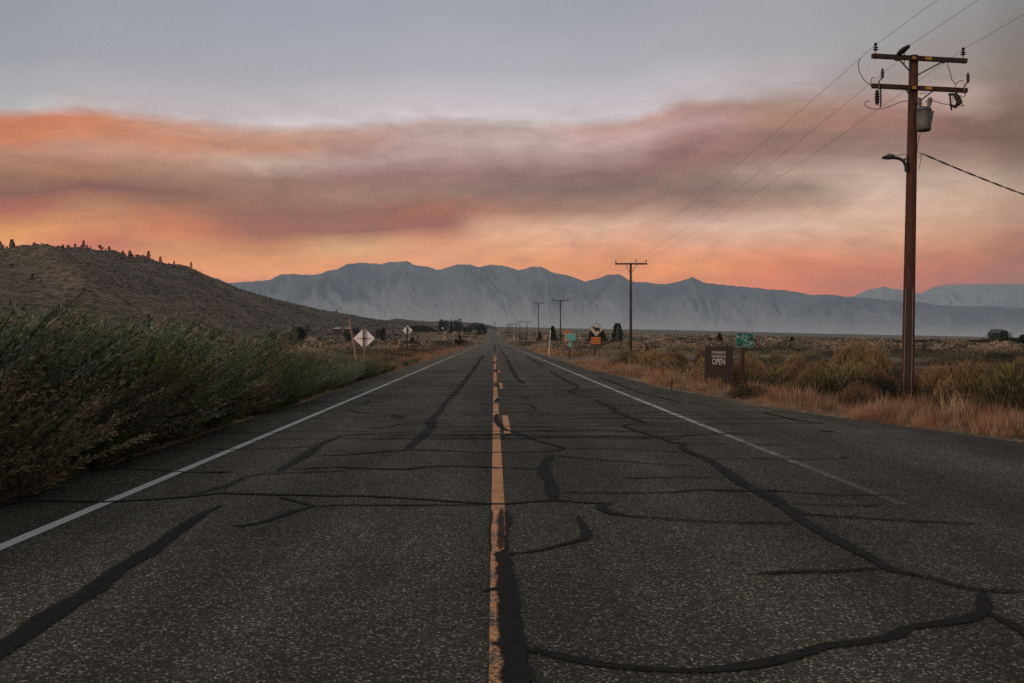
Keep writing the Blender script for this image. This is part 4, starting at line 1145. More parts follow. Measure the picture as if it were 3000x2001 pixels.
# street lamp on its curved arm
Zl = lambda x, y: (2550 + x / 5.2244, 400 + y / 5.2244)
lamp = thing('street_lamp', tuple(W(*Zl(545, 450), BY - .15)), 'cobra-head street lamp on a short curved arm bolted to the big utility pole', 'street lamp')
mb = MB(); mb.tube(curve_pts([W(*Zl(x, y), BY - .15) for x, y in [(548, 535), (545, 470), (530, 420), (500, 372), (450, 342), (400, 330), (350, 326)]], 5), .045, 10); mb.build('lamp_arm', M_IRON, lamp, True)
mb = MB(); q = [W(*Zl(x, y), BY - .15) for x, y in [(180, 324), (230, 322), (300, 318), (365, 320)]]
mb.tube(q, [.035, .06, .065, .05], 12)
hd = mb.build('lamp_head', M_IRON, lamp, True)
mb = MB(); mb.tube([W(*Zl(x, y), BY - .15) for x, y in [(225, 305), (260, 293), (320, 290), (368, 298)]], [.02, .05, .055, .03], 10); mb.tube([W(*Zl(282, 285), BY - .15), W(*Zl(282, 252), BY - .15)], .014, 6); mb.build('lamp_housing', M_TANK, lamp, True)
mb = MB(); mb.tube(curve_pts([W(*Zl(x, y), BY - .2) for x, y in [(368, 290), (430, 290), (490, 272), (540, 282), (560, 310)]]), .01, 5)
mb.tube([W(*Zl(500, 362), BY - .15), W(*Zl(575, 350), BY - .1)], .02, 6); mb.tube([W(*Zl(515, 350), BY - .15), W(*Zl(565, 305), BY - .1)], .014, 6); mb.tube([W(*Zl(535, 420), BY - .15), W(*Zl(575, 420), BY - .1)], .035, 6)
mb.build('lamp_stay', M_IRON, lamp)

# further poles on the line
def far_pole(px, py_top, py_base, Y, armpx, label, rnd, brace_=True, pym=None):
    x = (px - VX) / F * Y; z0 = Tz(x, Y) - .3; top = CH + (VY - py_top) / F * Y
    o = thing('utility_pole', (x, Y, z0), label, 'utility pole', 'utility poles receding along the right of the road')
    lean = Vector((rnd * (top - z0) * .006, 0, 0))
    r_ = max(.15, Y * .00042)
    mb = MB(); mb.tube([(x - lean.x, Y, z0), (x, Y, top)], [r_, r_ * .8], 9); mb.build('pole', M_OLDPOLE, o, True)
    w = armpx / F * Y; za = top - .12
    mb = MB(); mb.box((x, Y - .2, za), (w, .12, max(.16, Y * .00045)), Matrix.Rotation(rnd * .015, 3, 'Y')); mb.build('crossarm', M_OLDPOLE, o)
    if brace_:
        mb = MB()
        for s in (-1, 1): mb.tube([(x + s * w * .17, Y - .2, za - .05), (x + s * .1, Y - .12, za - .9)], .03, 5)
        mb.build('brace', M_STEEL, o)
    at = []
    for s in (-.47, .16, .47):
        mb = MB(); insulator(mb, (x + s * w, Y - .2, za + .06), 1.1 if Y < 150 else 1.6); mb.build('insulator', M_PORC, o); at.append(Vector((x + s * w, Y - .2, za + .35)))
    return at
pol = [far_pole(1848, 770, 1040, 104, 94, 'utility pole with a single crossarm, second nearest of the line', 0)]
pol.append(far_pole(1641.8, 879, 1000, 205, 47, 'utility pole third along the line, tallest of the small pair left of the cow sign', -.6))
pol.append(far_pole(1578, 886.6, 990, 314, 31, 'utility pole fourth along the line, behind the brown pyramid bush', 0))
far_pole(1543.5, 943, 996, 400, 24, 'small distant utility pole, fifth along the line', 0, False)
far_pole(1523, 941.5, 994, 530, 18, 'small distant utility pole, sixth along the line', 0, False)
far_pole(1511.6, 949, 993, 640, 15, 'small distant utility pole, seventh along the line', 0, False)
far_pole(1499.5, 948, 990, 790, 12, 'tiny distant utility pole, eighth along the line', 0, False)
far_pole(1492, 952, 985, 930, 9, 'tiny distant utility pole, ninth along the line', 0, False)
far_pole(1486, 949.5, 985, 1070, 9, 'tiny distant utility pole, tenth along the line', 0, False)
far_pole(1449, 945, 978, 1350, 8, 'tiny distant utility pole standing above the end of the road', 0, False)
for k, (px, t, b) in enumerate(((1183, 918, 952), (1214, 929, 955), (1247, 938, 962), (1284, 922, 958), (1322, 917, 962), (1341, 927, 965))):
    Y = 1500; x = (px - VX) / F * Y; i_ = hill_py(px, b) if px < 1420 else None
    Y = min(max(i_.y, 1200), 2000); x = (px - VX) / F * Y
    z0 = min(CH + (VY - b) / F * Y, i_.z) - 2; z1 = CH + (VY - t) / F * Y
    o = thing('distant_mast', (x, Y, z0), 'thin distant mast behind the barn and trees, %s from the left' % ordn[k], 'mast', 'thin masts on the low hills')
    mb = MB(); mb.tube([(x, Y, z0), (x, Y, z1)], [.28, .18], 6); mb.build('mast_pole', M_OLDPOLE, o)
    mb = MB(); mb.box((x, Y, z1 - .6), (3.2 if k in (1, 5) else 1.5, .2, .25)); mb.build('crossarm', M_OLDPOLE, o)

# wires
def wire(a, b, sag, r, label, n=28, cat='power line', name='power_line', mat=None, group='power lines between the poles'):
    a = Vector(a); b = Vector(b); mb = MB()
    mb.tube([a + (b - a) * t + Vector((0, 0, -4 * sag * t * (1 - t))) for t in np.linspace(0, 1, n)], r, 5)
    o = mb.build(name, mat or M_WIRE, None, origin=a); tag(o, label, cat, group); return o
iL, iR = ins_pts; iM = mid_att
n3 = ('left', 'middle', 'right')
back = [Vector((iL.x - .1, -60, iL.z + .3)), Vector((iM.x - .1, -60, iM.z + .3)), Vector((iR.x + .1, -60, iR.z + .3))]
for k, (p, q) in enumerate(zip((iL, iM, iR), back)):
    wire(p, q, .5, .0048, '%s wire running from the top of the big utility pole toward the upper frame edge' % n3[k])
midfront = on(c1, M1, -.52, -.05, .0)
for k, (p, q) in enumerate(zip((iL, midfront, iR), pol[0])):
    wire(p, q, .35, .0052, '%s long wire from the big utility pole down to the second pole' % n3[k])
for a_, b_, nm in ((0, 1, 'second to the third'), (1, 2, 'third to the fourth')):
    for k in range(3):
        wire(pol[a_][k], pol[b_][k], .8, .007, '%s thin wire from the %s utility pole' % (n3[k], nm))
# service drop
s0 = W(*Zl(790, 262), BY - .2); mb = MB()
s1 = Vector((30.0, 31.5, 3.4)); pts = []
for t in np.linspace(0, 1, 240):
    p = s0 + (s1 - s0) * t; q_ = (p.x - s0.x) / (s1.x - s0.x)
    p.z = s0.z + (s1.z - s0.z) * (1.9 * t - .9 * t * t)
    pts.append(p)
for ph in (0, math.pi):
    mb.tube([p + Vector((0, math.cos(i * .55 + ph) * .014, math.sin(i * .55 + ph) * .014)) for i, p in enumerate(pts)], .013, 5)
tag(mb.build('service_cable', M_CABLE, None, origin=s0), 'thick twisted black service cable dropping from the big utility pole to the right', 'cable')
mb = MB(); mb.tube([s0, PP(2688, 500) + Vector((0, -.1, 0))], .008, 5); mb.tube([s0, PP(2686, 446) + Vector((0, -.1, 0))], .008, 5); mb.tube([s0, PP(2688, 462) + Vector((0, -.1, 0))], .008, 5); mb.build('jumper_wire', M_CABLE, pole)
o = thing('service_pole', (30, 31.5, Tz(30, 31.5) - .2), 'short wooden service pole off to the right holding the black cable', 'utility pole')
mb = MB(); mb.tube([(30, 31.5, Tz(30, 31.5) - .3), (30, 31.5, 3.9)], [.14, .11], 10); mb.build('pole', M_OLDPOLE, o)

# ------------------------------------------------------------------ signs
def text_mesh(txt, h, width, mat, parent, loc, M, depth=.004, name='lettering', bold=.012):
    cu = bpy.data.curves.new('t', 'FONT'); cu.body = txt; cu.size = 1; cu.offset = bold; cu.extrude = .002; cu.align_x = 'CENTER'; cu.resolution_u = 3
    to = bpy.data.objects.new('t', cu); COL.objects.link(to)
    bpy.context.view_layer.update()
    me = bpy.data.meshes.new_from_object(to.evaluated_get(bpy.context.evaluated_depsgraph_get()))
    COL.objects.unlink(to); bpy.data.objects.remove(to); bpy.data.curves.remove(cu)
    co = np.empty(len(me.vertices) * 3); me.vertices.foreach_get('co', co); co = co.reshape(-1, 3)
    mn, mx = co.min(0), co.max(0)
    x = (co[:, 0] - (mn[0] + mx[0]) / 2) / (mx[0] - mn[0]) * width; z = (co[:, 1] - mn[1]) / (mx[1] - mn[1]) * h
    y = -co[:, 2] / .002 * depth * .5
    P = np.stack([x, y, z], 1) @ np.array(M).T + np.array(loc) - np.array(parent.location)
    me.vertices.foreach_set('co', P.ravel()); me.materials.clear(); me.materials.append(mat); me.update()
    o = bpy.data.objects.new(name, me); COL.objects.link(o); o.parent = parent; return o
I3 = Matrix.Identity(3)
def rrect(w, h, r, n=4):
    pts = []
    for cx, cz, a0 in ((w / 2 - r, h / 2 - r, 0), (-w / 2 + r, h / 2 - r, 90), (-w / 2 + r, -h / 2 + r, 180), (w / 2 - r, -h / 2 + r, 270)):
        for k in range(n + 1):
            a = math.radians(a0 + 90 * k / n); pts.append((cx + r * math.cos(a), cz + r * math.sin(a)))
    return pts

# brown campground board
Y = 33.0
q = lambda px, py: W(px, py, Y)
pl = q(2066 + 5, 1016); pr = q(2143, 1020)
sg = thing('campground_sign', (q(2107, 0).x, Y, Tz(7.4, Y)), 'dark brown wooden board reading OWENSRIVER CAMPGROUND OPEN', 'sign')
mmx = lambda v: v / F * Y
Mb = Matrix.Rotation(math.radians(.9), 3, 'Y') @ Matrix.Rotation(math.radians(-6), 3, 'Z')
cb = q(2105.5, 1062); wB = mmx(62); hB = mmx(90)
mb = MB(); mb.box(cb, (wB, .035, hB), Mb); mb.build('board', M_BROWN, sg)
for s, nm in ((-1, 'a'), (1, 'b')):
    mb = MB(); pw = .115
    x_ = s * (wB / 2 + pw / 2 - .003 + (0 if s > 0 else -.01))
    top = hB / 2 + .03; bot = -hB / 2 - .55
    mb.box(cb + Mb @ Vector((x_, 0.03, (top + bot) / 2)), (pw, .11, top - bot), Mb); mb.build('sign_post', M_BROWN, sg)
for txt, pyb, h, w in (('OWENSRIVER', 1036.7, 7.8, 40.5), ('CAMPGROUND', 1048.0, 7.8, 40.5), ('OPEN', 1068.0, 17.5, 36.5)):
    c_ = cb + Mb @ Vector((-mmx(.5), -.021, mmx(1062 - pyb)))
    text_mesh(txt, mmx(h), mmx(w), M_LETTER, sg, c_, Mb, bold=.004 if txt == 'OPEN' else .0)

# green bicycle route sign
Y = 29.5
q = lambda px, py: W(px, py, Y); mm = Y / F
sg = thing('bicycle_sign', (q(2175, 0).x, Y, Tz(7.3, Y)), 'scarred green bicycle route sign on a dark wooden post', 'sign')
Mb = Matrix.Rotation(math.radians(1.6), 3, 'Y')
cb = q(2182, 996)
mb = MB(); mb.prism(rrect(52 * mm, 41.5 * mm, .03), 0, .004, Mb, cb); mb.build('sign_edge', M_EDGE, sg)
mb = MB(); mb.prism(rrect(50 * mm, 39.5 * mm, .025), -.003, .001, Mb, cb); mb.build('sign_face', M_GREEN, sg)
def bk(x, y):   # coordinates of the close look, 19.6 per pixel, sign centre at 820,700
    return cb + Mb @ Vector(((x - 820) / 19.6 * mm, -.005, -(y - 700) / 19.6 * mm))
def bstroke(mb, pts, w=.55):
    mb.tube([bk(x, y) for x, y in pts], w * 1.25 * mm, 4)
mb = MB()
bstroke(mb, [(680, 350), (670, 400), (665, 480), (685, 560), (690, 640), (640, 780)], .8)
bstroke(mb, [(680, 350), (725, 350)]); bstroke(mb, [(690, 480), (880, 480)], .8); bstroke(mb, [(860, 435), (960, 435)], .9)
bstroke(mb, [(910, 440), (915, 500), (870, 590), (830, 700)], .8); bstroke(mb, [(690, 560), (810, 700)], .8); bstroke(mb, [(830, 700), (960, 695)], .7); bstroke(mb, [(920, 500), (1000, 600)], .6)
bstroke(mb, [(820, 700), (840, 770), (790, 810), (720, 850)], .7)
bstroke(mb, [(1110, 560), (1050, 530), (990, 545), (930, 590), (905, 670), (925, 760), (980, 815), (1060, 840), (1140, 800), (1185, 730)], .8)
bstroke(mb, [(640, 540), (580, 520), (500, 520), (470, 560)], .7)
bstroke(mb, [(640, 560), (560, 640)], .5)
mb.build('bicycle_symbol', M_GREENL, sg)
text_mesh('ROUTE', 5.2 * mm, 21 * mm, M_GREENL, sg, bk(960, 1030), Mb, .003)
for (x, y, rx) in ((400, 530, 80), (1180, 860, 85)):
    mb = MB(); mb.prism([(math.cos(t) * rx / 19.6 * mm, math.sin(t) * rx * .85 / 19.6 * mm) for t in np.linspace(0, 6.2, 12)], -.007, -.003, Mb, bk(x, y) + Vector((0, .004, 0))); mb.build('paint_scar', M_HOLER, sg)
    mb = MB(); mb.prism([(math.cos(t) * rx * .55 / 19.6 * mm, math.sin(t) * rx * .5 / 19.6 * mm) for t in np.linspace(0, 6.2, 10)], -.009, -.006, Mb, bk(x - 20, y) + Vector((0, .004, 0))); mb.build('bullet_hole', M_HOLE, sg)
for x, y, w, h in ((640, 840, 120, 60), (530, 1000, 260, 110), (1200, 620, 150, 130), (560, 370, 190, 110)):
    mb = MB(); mb.prism([((math.cos(t) * w / 2 * (1 + .2 * math.sin(3 * t))) / 19.6 * mm, math.sin(t) * h / 2 / 19.6 * mm) for t in np.linspace(0, 6.2, 12)], -.006, -.002, Mb, bk(x, y) + Vector((0, .003, 0))); mb.build('dark_stain', M_HOLE if y != 370 else simple('dark_green_stain', (.012, .04, .03), .7), sg)
pT = q(2178, 1000); pB = q(2173.5, 1150)
mb = MB(); d_ = (pT - pB); mb.box((pT + pB) / 2 + Vector((0, .055, -.1)), (.1, .1, d_.length + .2), Matrix.Rotation(math.atan2(d_.x, d_.z), 3, 'Y')); mb.build('sign_post', M_POSTD, sg)

# diamonds seen from behind, left
def diamond_back(Y, cx, cy, half, post_top, post_bot, pw, label, postmat, round_=.04, tilt=0):
    q = lambda px, py: W(px, py, Y); mm = Y / F; x = q(cx, 0).x
    o = thing('diamond_sign', (x, Y, Tz(x, Y)), label, 'road sign')
    R = Matrix.Rotation(math.radians(45 + tilt), 3, 'Y'); s = half * mm * math.sqrt(2)
    mb = MB(); mb.prism(rrect(s, s, round_), .0, .004, R, q(cx, cy)); mb.build('sign_panel', M_ALUM, o)
    mb = MB(); p0 = q(cx - 1, post_top); z0 = Tz(x, Y) - .3
    h = p0.z - z0
    mb.box((p0.x, Y - pw / 2 - .005, z0 + h / 2), (pw, pw, h)); mb.build('sign_post', postmat, o)
    mb = MB(); mb.box(q(cx - .5, cy + .5) + Vector((0, -.012, 0)), (half * mm * 1.35, .016, .022), Matrix.Rotation(math.radians(-1.5), 3, 'Y')); mb.box(q(cx - .5, cy + 1) + Vector((0, -pw - .02, 0)), (pw * 1.3, .03, pw * 1.2)); mb.build('brace_bar', M_RUST, o)
    return o
diamond_back(50.0, 1067, 991, 31, 957.5, 1040, .095, 'larger bare-backed diamond sign on a split wooden post in the left scrub', M_POST)
diamond_back(108.0, 1194, 968, 14.5, 957, 1030, .15, 'smaller bare-backed diamond sign on a dark post, farther along the left verge', M_POSTD)

# pink stake
Y = 48.0; a = W(1025, 943.6, Y); b = W(1042.5, 1044, Y)
sg = thing('marker_stake', (b.x, Y, Tz(b.x, Y)), 'leaning pink-red channel stake left of the larger diamond sign', 'marker post')
d_ = a - b; Mq = Matrix.Rotation(math.atan2(d_.x, d_.z), 3, 'Y')
for s in (-1, 1):
    mb = MB(); mb.box((a + b) / 2 + Mq @ Vector((s * .028, 0, 0)), (.018, .035, d_.length + .3), Mq); mb.build('channel_flange', M_WHITEP if s < 0 else M_PINK, sg)
mb = MB(); mb.box((a + b) / 2 + Vector((0, .02, 0)), (.05, .008, d_.length + .3), Mq); mb.build('channel_web', M_PINK, sg)

def stake(Y, px0, py0, px1, py1, w, mat, label, name='marker_post'):
    a = W(px0, py0, Y); b = W(px1, py1, Y); zb_ = Tz(b.x, Y); o = thing(name, (b.x, Y, zb_), label, 'marker post')
    d = a - b; b = b - d.normalized() * max(0, (b.z - zb_) + .2); d = a - b
    Mq = Matrix.Rotation(math.atan2(d.x, d.z), 3, 'Y')
    mb = MB(); mb.box((a + b) / 2, (w, w * .6, d.length), Mq); mb.build('post', mat, o)
    mb = MB(); mb.box(a - d.normalized() * .12 + Vector((0, -w * .35, 0)), (w * 1.1, w * .3, .2), Mq); mb.build('reflector', M_LETTER, o)
stake(93, 1612.8, 967.7, 1607, 1041, .085, M_WHITEP, 'tall slanting pinkish-white marker post at the gravel turn-out')
stake(215, 1506.5, 990, 1506, 1007, .14, M_TANP, 'short pale marker post at the right road edge near the dip')
stake(180, 1329, 972, 1329, 1017, .13, M_TANP, 'tall thin tan stake on the left verge left of a dark bush')
stake(280, 1377, 988, 1376.5, 1008, .16, M_TANP, 'short thin tan stake on the left verge, farther than the tall one')
for px, py0, py1, Yd, lb in ((2391, 1104, 1160, 27, 'small dark stub post in dry grass left of the big utility pole'), (2283, 1066, 1090, 48, 'short dark fence stub behind the bicycle sign'), (1968, 1112, 1148, 30, 'faint thin stake in the dry verge left of the brown board')):
    a = W(px, py0, Yd); o = thing('stub_post', (a.x, Yd, Tz(a.x, Yd)), lb, 'post')
    mb = MB(); mb.tube([(a.x, Yd, Tz(a.x, Yd) - .1), tuple(a)], .022, 7); mb.build('post', M_POSTD, o)

# cow sign with plaque
Y = 89.0; q = lambda px, py: W(px, py, Y); mm = Y / F
sg = thing('cow_sign', (q(1744, 0).x, Y, Tz(9, Y)), 'cream diamond sign with a black cow above an orange plaque', 'road sign')
Rt = Matrix.Rotation(math.radians(45 + 2.5), 3, 'Y')
cC = q(1747, 964.3); s = 21.5 * mm * math.sqrt(2)
mb = MB(); mb.prism(rrect(s, s, .05), 0, .006, Rt, cC); mb.build('sign_edge', M_BLACK, sg)
mb = MB(); mb.prism(rrect(s * .945, s * .945, .045), -.006, .001, Rt, cC); mb.build('sign_face', M_CREAM, sg)
cow = [(290,480),(345,465),(340,425),(365,440),(385,430),(410,470),(480,490),(560,495),(640,495),(700,498),(728,520),(738,580),(735,640),(722,700),(712,760),(688,765),(692,700),(672,665),(655,690),(648,745),(628,740),(632,670),(590,660),(540,690),(480,720),(455,715),(440,680),(425,620),(395,570),(375,540),(345,520),(310,510)]
hole = None
Mb = Matrix.Rotation(math.radians(1.0), 3, 'Y')
mb = MB(); mb.prism([((x - 530) / 19.6 * mm, -(y - 580) / 19.6 * mm) for x, y in cow], -.016, -.008, Mb, cC); mb.build('cow_symbol', M_BLACK, sg)
mb = MB(); mb.prism(rrect(27.5 * mm, 20.3 * mm, .04), 0, .006, Mb, q(1745.5, 998)); mb.build('plaque', M_ORANGE, sg)
mb = MB(); rr = random.Random(8)
for row, y0 in ((0, 994.3), (1, 1001.3)):
    for k in range(5):
        xk = 1735.5 + k * 4.9 + rr.uniform(-.5, .5)
        mb.box(q(xk, y0) + Vector((0, -.008, 0)), (1.0 * mm, .008, 4.6 * mm), Mb); mb.box(q(xk + 1.3, y0 + rr.uniform(-1.6, 1.6)) + Vector((0, -.009, 0)), (2.2 * mm, .006, 1.0 * mm), Mb)
mb.build('faded_marking', M_ORANGED, sg)
pT = q(1746.5, 950); pB = q(1742, 1046); d_ = pT - pB
mb = MB(); mb.box((pT + pB) / 2 + Vector((0, .06, 0)), (.13, .09, d_.length), Matrix.Rotation(math.atan2(d_.x, d_.z), 3, 'Y')); mb.build('sign_post', M_POSTD, sg)

# teal guide sign with arrow
Y = 77.0; q = lambda px, py: W(px, py, Y); mm = Y / F
sg = thing('teal_guide_sign', (q(1670, 0).x, Y, Tz(5.8, Y)), 'faded teal rectangular sign above a small teal arrow plate at the turn-out', 'road sign')
Mb = Matrix.Rotation(math.radians(-.6), 3, 'Y')
mb = MB(); mb.prism(rrect(29 * mm, 20 * mm, .06), 0, .006, Mb, q(1671.5, 987)); mb.build('sign_edge', M_TEALL, sg)
mb = MB(); mb.prism(rrect(27.6 * mm, 18.6 * mm, .05), -.006, .001, Mb, q(1671.5, 987)); mb.build('sign_face', M_TEAL, sg)
mb = MB()
for row, y0 in ((0, 982), (1, 987.5), (2, 992.5)):
    for k in range(7):
        xk = 1661.5 + k * 3.3
        mb.box(q(xk, y0 + rr.uniform(-.3, .3)) + Vector((0, -.008, 0)), (rr.uniform(1.3, 2.2) * mm, .004, .7 * mm), Mb)
mb.build('faded_lettering', simple('worn_teal_lettering', (.20, .46, .42), .5), sg)
mb = MB(); mb.prism(rrect(10 * mm, 14.4 * mm, .03), 0, .006, Mb, q(1670.2, 1008.8)); mb.build('arrow_plate', M_TEAL, sg)
mb = MB(); mb.prism([(-.018, -.13), (.018, -.13), (.018, .05), (.045, .05), (0, .13), (-.045, .05), (-.018, .05)], -.01, -.002, Mb, q(1670.2, 1008.8)); mb.build('arrow', M_TEALL, sg)
pT = q(1671, 992); pB = q(1668, 1054); d_ = pT - pB
mb = MB(); mb.box((pT + pB) / 2 + Vector((0, .05, 0)), (.09, .08, d_.length), Matrix.Rotation(math.atan2(d_.x, d_.z), 3, 'Y')); mb.build('sign_post', M_POSTD, sg)

# orange warning sign behind it
Y = 118.0; q = lambda px, py: W(px, py, Y); mm = Y / F
sg = thing('orange_warning_sign', (q(1662, 0).x, Y, Tz(8.6, Y)), 'orange diamond over an orange plaque, half hidden behind the teal sign', 'road sign')
mb = MB(); mb.prism(rrect(19 * mm, 19 * mm, .05), 0, .006, Matrix.Rotation(math.radians(45), 3, 'Y'), q(1662, 977.5)); mb.build('sign_face', M_ORANGE, sg)
mb = MB(); mb.prism([(-.08, -.12), (-.03, .02), (-.1, .08), (0, .14), (.1, .08), (.03, .02), (.08, -.12)], -.01, -.002, I3, q(1662, 974)); mb.build('symbol', M_ORANGED, sg)
mb = MB(); mb.prism(rrect(19 * mm, 13.5 * mm, .05), 0, .006, I3, q(1661.3, 993.5)); mb.build('plaque', M_ORANGE, sg)
x_ = q(1662, 0).x; z0 = Tz(x_, Y) - .3; z1 = q(0, 970).z
mb = MB(); mb.box((x_, Y + .07, (z0 + z1) / 2), (.12, .1, z1 - z0)); mb.build('sign_post', M_POSTD, sg)

# ------------------------------------------------------------------ far buildings and vehicles
def building(px0, px1, pyt, pyb, Y, label, wallm, roofm, dep=12, name='farm_building', cat='building'):
    x0 = (px0 - VX) / F * Y; x1 = (px1 - VX) / F * Y; zt = CH + (VY - pyt) / F * Y; zb_ = CH + (VY - pyb) / F * Y
    cx = (x0 + x1) / 2; w = x1 - x0; h = zt - zb_
    zb2 = min(zb_, Tz(cx, Y)) - 1.5
    o = thing(name, (cx, Y, zb2), label, cat)
    mb = MB(); eave = zb_ + h * .5
    mb.box((cx, Y + dep / 2, (zb2 + eave) / 2), (w * .96, dep, eave - zb2)); mb.build('wall', wallm, o)
    mb = MB(); y0, y1 = Y - .6, Y + dep + .6; ym = Y + dep / 2
    for ya, yb in ((y0, ym), (y1, ym)):
        mb.quad((x0, ya, eave), (x1, ya, eave), (x1 - w * .03, yb, zt), (x0 + w * .03, yb, zt))
    mb.poly([(x0, y0, eave), (x0, y1, eave), (x0 + w * .03, ym, zt)]); mb.poly([(x1, y0, eave), (x1, y1, eave), (x1 - w * .03, ym, zt)])
    mb.build('roof', roofm, o)
    mb = MB(); mb.box((cx, Y - .02, zb2 + (eave - zb2) * .45), (w * .12, .1, (eave - zb2) * .6)); mb.build('door', M_IRON, o)
    return o
# the dark barn with stepped roofline
Yb = 900; fx = lambda p: (p - VX) / F * Yb; fz = lambda p: CH + (VY - p) / F * Yb
o = thing('dark_barn', (fx(1242), Yb, fz(970) - 1), 'long dark brown barn with a sloping right end behind the smaller diamond sign', 'barn')
outl = [(1204, 972), (1204, 957), (1210, 955.5), (1222, 955), (1248, 955), (1256, 958), (1268, 963), (1281, 969.5), (1281, 972)]
mb = MB(); mb.prism([(fx(a), fz(b)) for a, b in outl], Yb, Yb + 18); mb.build('wall', M_BARN, o)
mb = MB()
for (a, b), (c, d) in zip(outl[1:7], outl[2:8]):
    mb.quad((fx(a), Yb - .8, fz(b) + .15), (fx(c), Yb - .8, fz(d) + .15), (fx(c), Yb + 18.8, fz(d) + .15), (fx(a), Yb + 18.8, fz(b) + .15))
mb.build('roof', M_BARN, o)
mb = MB(); mb.box((fx(1217), Yb + 8, fz(953.5)), (1.2, 1.2, 1.8)); mb.build('chimney', M_BARN, o)
building(977, 994, 959.5, 966, 800, 'small shed with a bright pale roof at the foot of the left hill', M_WALL, M_ROOFW)
building(1008, 1026, 959.5, 966, 820, 'small long shed with a tan-white roof just behind the pink stake', M_WALL, M_CREAM)
building(1032, 1048, 960, 966, 860, 'low dark shed right of the pale-roofed sheds', M_BARN, M_BARN)
building(1101, 1120, 963, 968.5, 700, 'low dark shed beside the conifer between the diamond signs', M_BARN, M_BARN)
Yt = 940; o = thing('white_tank', ((1299 - VX) / F * Yt, Yt, Tz((1299 - VX) / F * Yt, Yt)), 'small white tank shining in front of the trees right of the barn', 'tank')
x_ = o.location.x; zt_ = CH + (VY - 962) / F * Yt
mb = MB(); mb.tube([(x_, Yt - 12, o.location.z - .3), (x_, Yt - 12, zt_ - 1.4), (x_, Yt - 12, zt_ + .6)], .28, 6); mb.build('stand', M_STEEL, o)
mb = MB(); mb.tube([(x_, Yt - 12, zt_ - .8), (x_, Yt - 12, zt_ - .6), (x_, Yt - 12, zt_ + .6), (x_, Yt - 12, zt_ + .8)], [.6, .9, .9, .5], 12); mb.build('tank', M_CARW, o)

def vehicle(x, y, z, bodym, label, yaw=0.0, truck=False, s=1.0):
    o = thing('parked_car', (x, y, z), label, 'car')
    side = [(-2.3, .35), (2.3, .35), (2.35, .8), (1.4, 1.0), (.7, 1.5), (-1.3, 1.55), (-2.2, 1.1), (-2.35, .8)]
    R = Rz(yaw); c = Vector((x, y, z))
    def pr(nm, pts, ya, yb, m):
        mb = MB(); mb.prism([(a * s, b * s) for a, b in pts], ya * s, yb * s, R, c); mb.build(nm, m, o)
    pr('body', side, -.9, .9, bodym)
    pr('window', [(-1.9, 1.05), (1.1, 1.05), (.6, 1.42), (-1.25, 1.47)], -.92, .92, M_GLASS)
    for wx in (-1.45, 1.45):
        for wy in (-.82, .82):
            mb = MB(); p = c + R @ Vector((wx * s, wy * s, .33 * s)); d = R @ Vector((0, .12 * s, 0)); mb.tube([p - d, p + d], .34 * s, 14); mb.build('wheel', M_TYRE, o)
    return o
vehicle(-4.5, 1095, float(zc(1095)) + .5, M_CAR, 'silver car where the road meets the horizon', .5)
vehicle(10.5, 1122, Tz(10.5, 1122) + .4, M_CARW, 'white car on the pale lane right of the road end', .1)

# pale rocks / scraps by the verge
for k, (px, py) in enumerate(((1508, 1036 - 14), (1417, 1000), (1478, 998), (1421, 988), (1689, 1033), (1700, 1028), (1713, 1037))):
    d = F * CH / max(py - VY, 12); x = (px - VX) / F * d
    if abs(x) < 5.2: x = 5.4 * (1 if x > 0 else -1)
    mb = MB(); mb.tube([(x, d, Tz(x, d) - .03), (x + .02, d, Tz(x, d) + .05), (x, d + .02, Tz(x, d) + .16), (x - .02, d, Tz(x, d) + .22)], [.13, .17, .12, .03], 7)
    tag(mb.build('pale_rock', M_CREAM, None, origin=(x, d, Tz(x, d))), 'small pale rock lying in the brush beside the road', 'rock', 'pale rocks beside the road')

# ------------------------------------------------------------------ haze
HT = zmax + 60; HY1 = 27500
SIG = 5.8e-5
mb = MB(); z0 = zmin - 40
mb.box((0, (HY1 - 400) / 2, (z0 + HT) / 2), (40000, HY1 + 400, HT - z0))
m = bpy.data.materials.new('haze_air'); m.use_nodes = True; t = m.node_tree; t.nodes.clear()
out = t.nodes.new('ShaderNodeOutputMaterial'); pv = t.nodes.new('ShaderNodeVolumePrincipled')
pv.inputs['Color'].default_value = (.74, .88, .96, 1); pv.inputs['Density'].default_value = SIG; pv.inputs['Anisotropy'].default_value = 0.15
t.links.new(pv.outputs[0], out.inputs['Volume'])
hz = mb.build('haze', m); tag(hz, 'thin blue-grey evening haze over the whole valley', 'haze', kind='stuff')

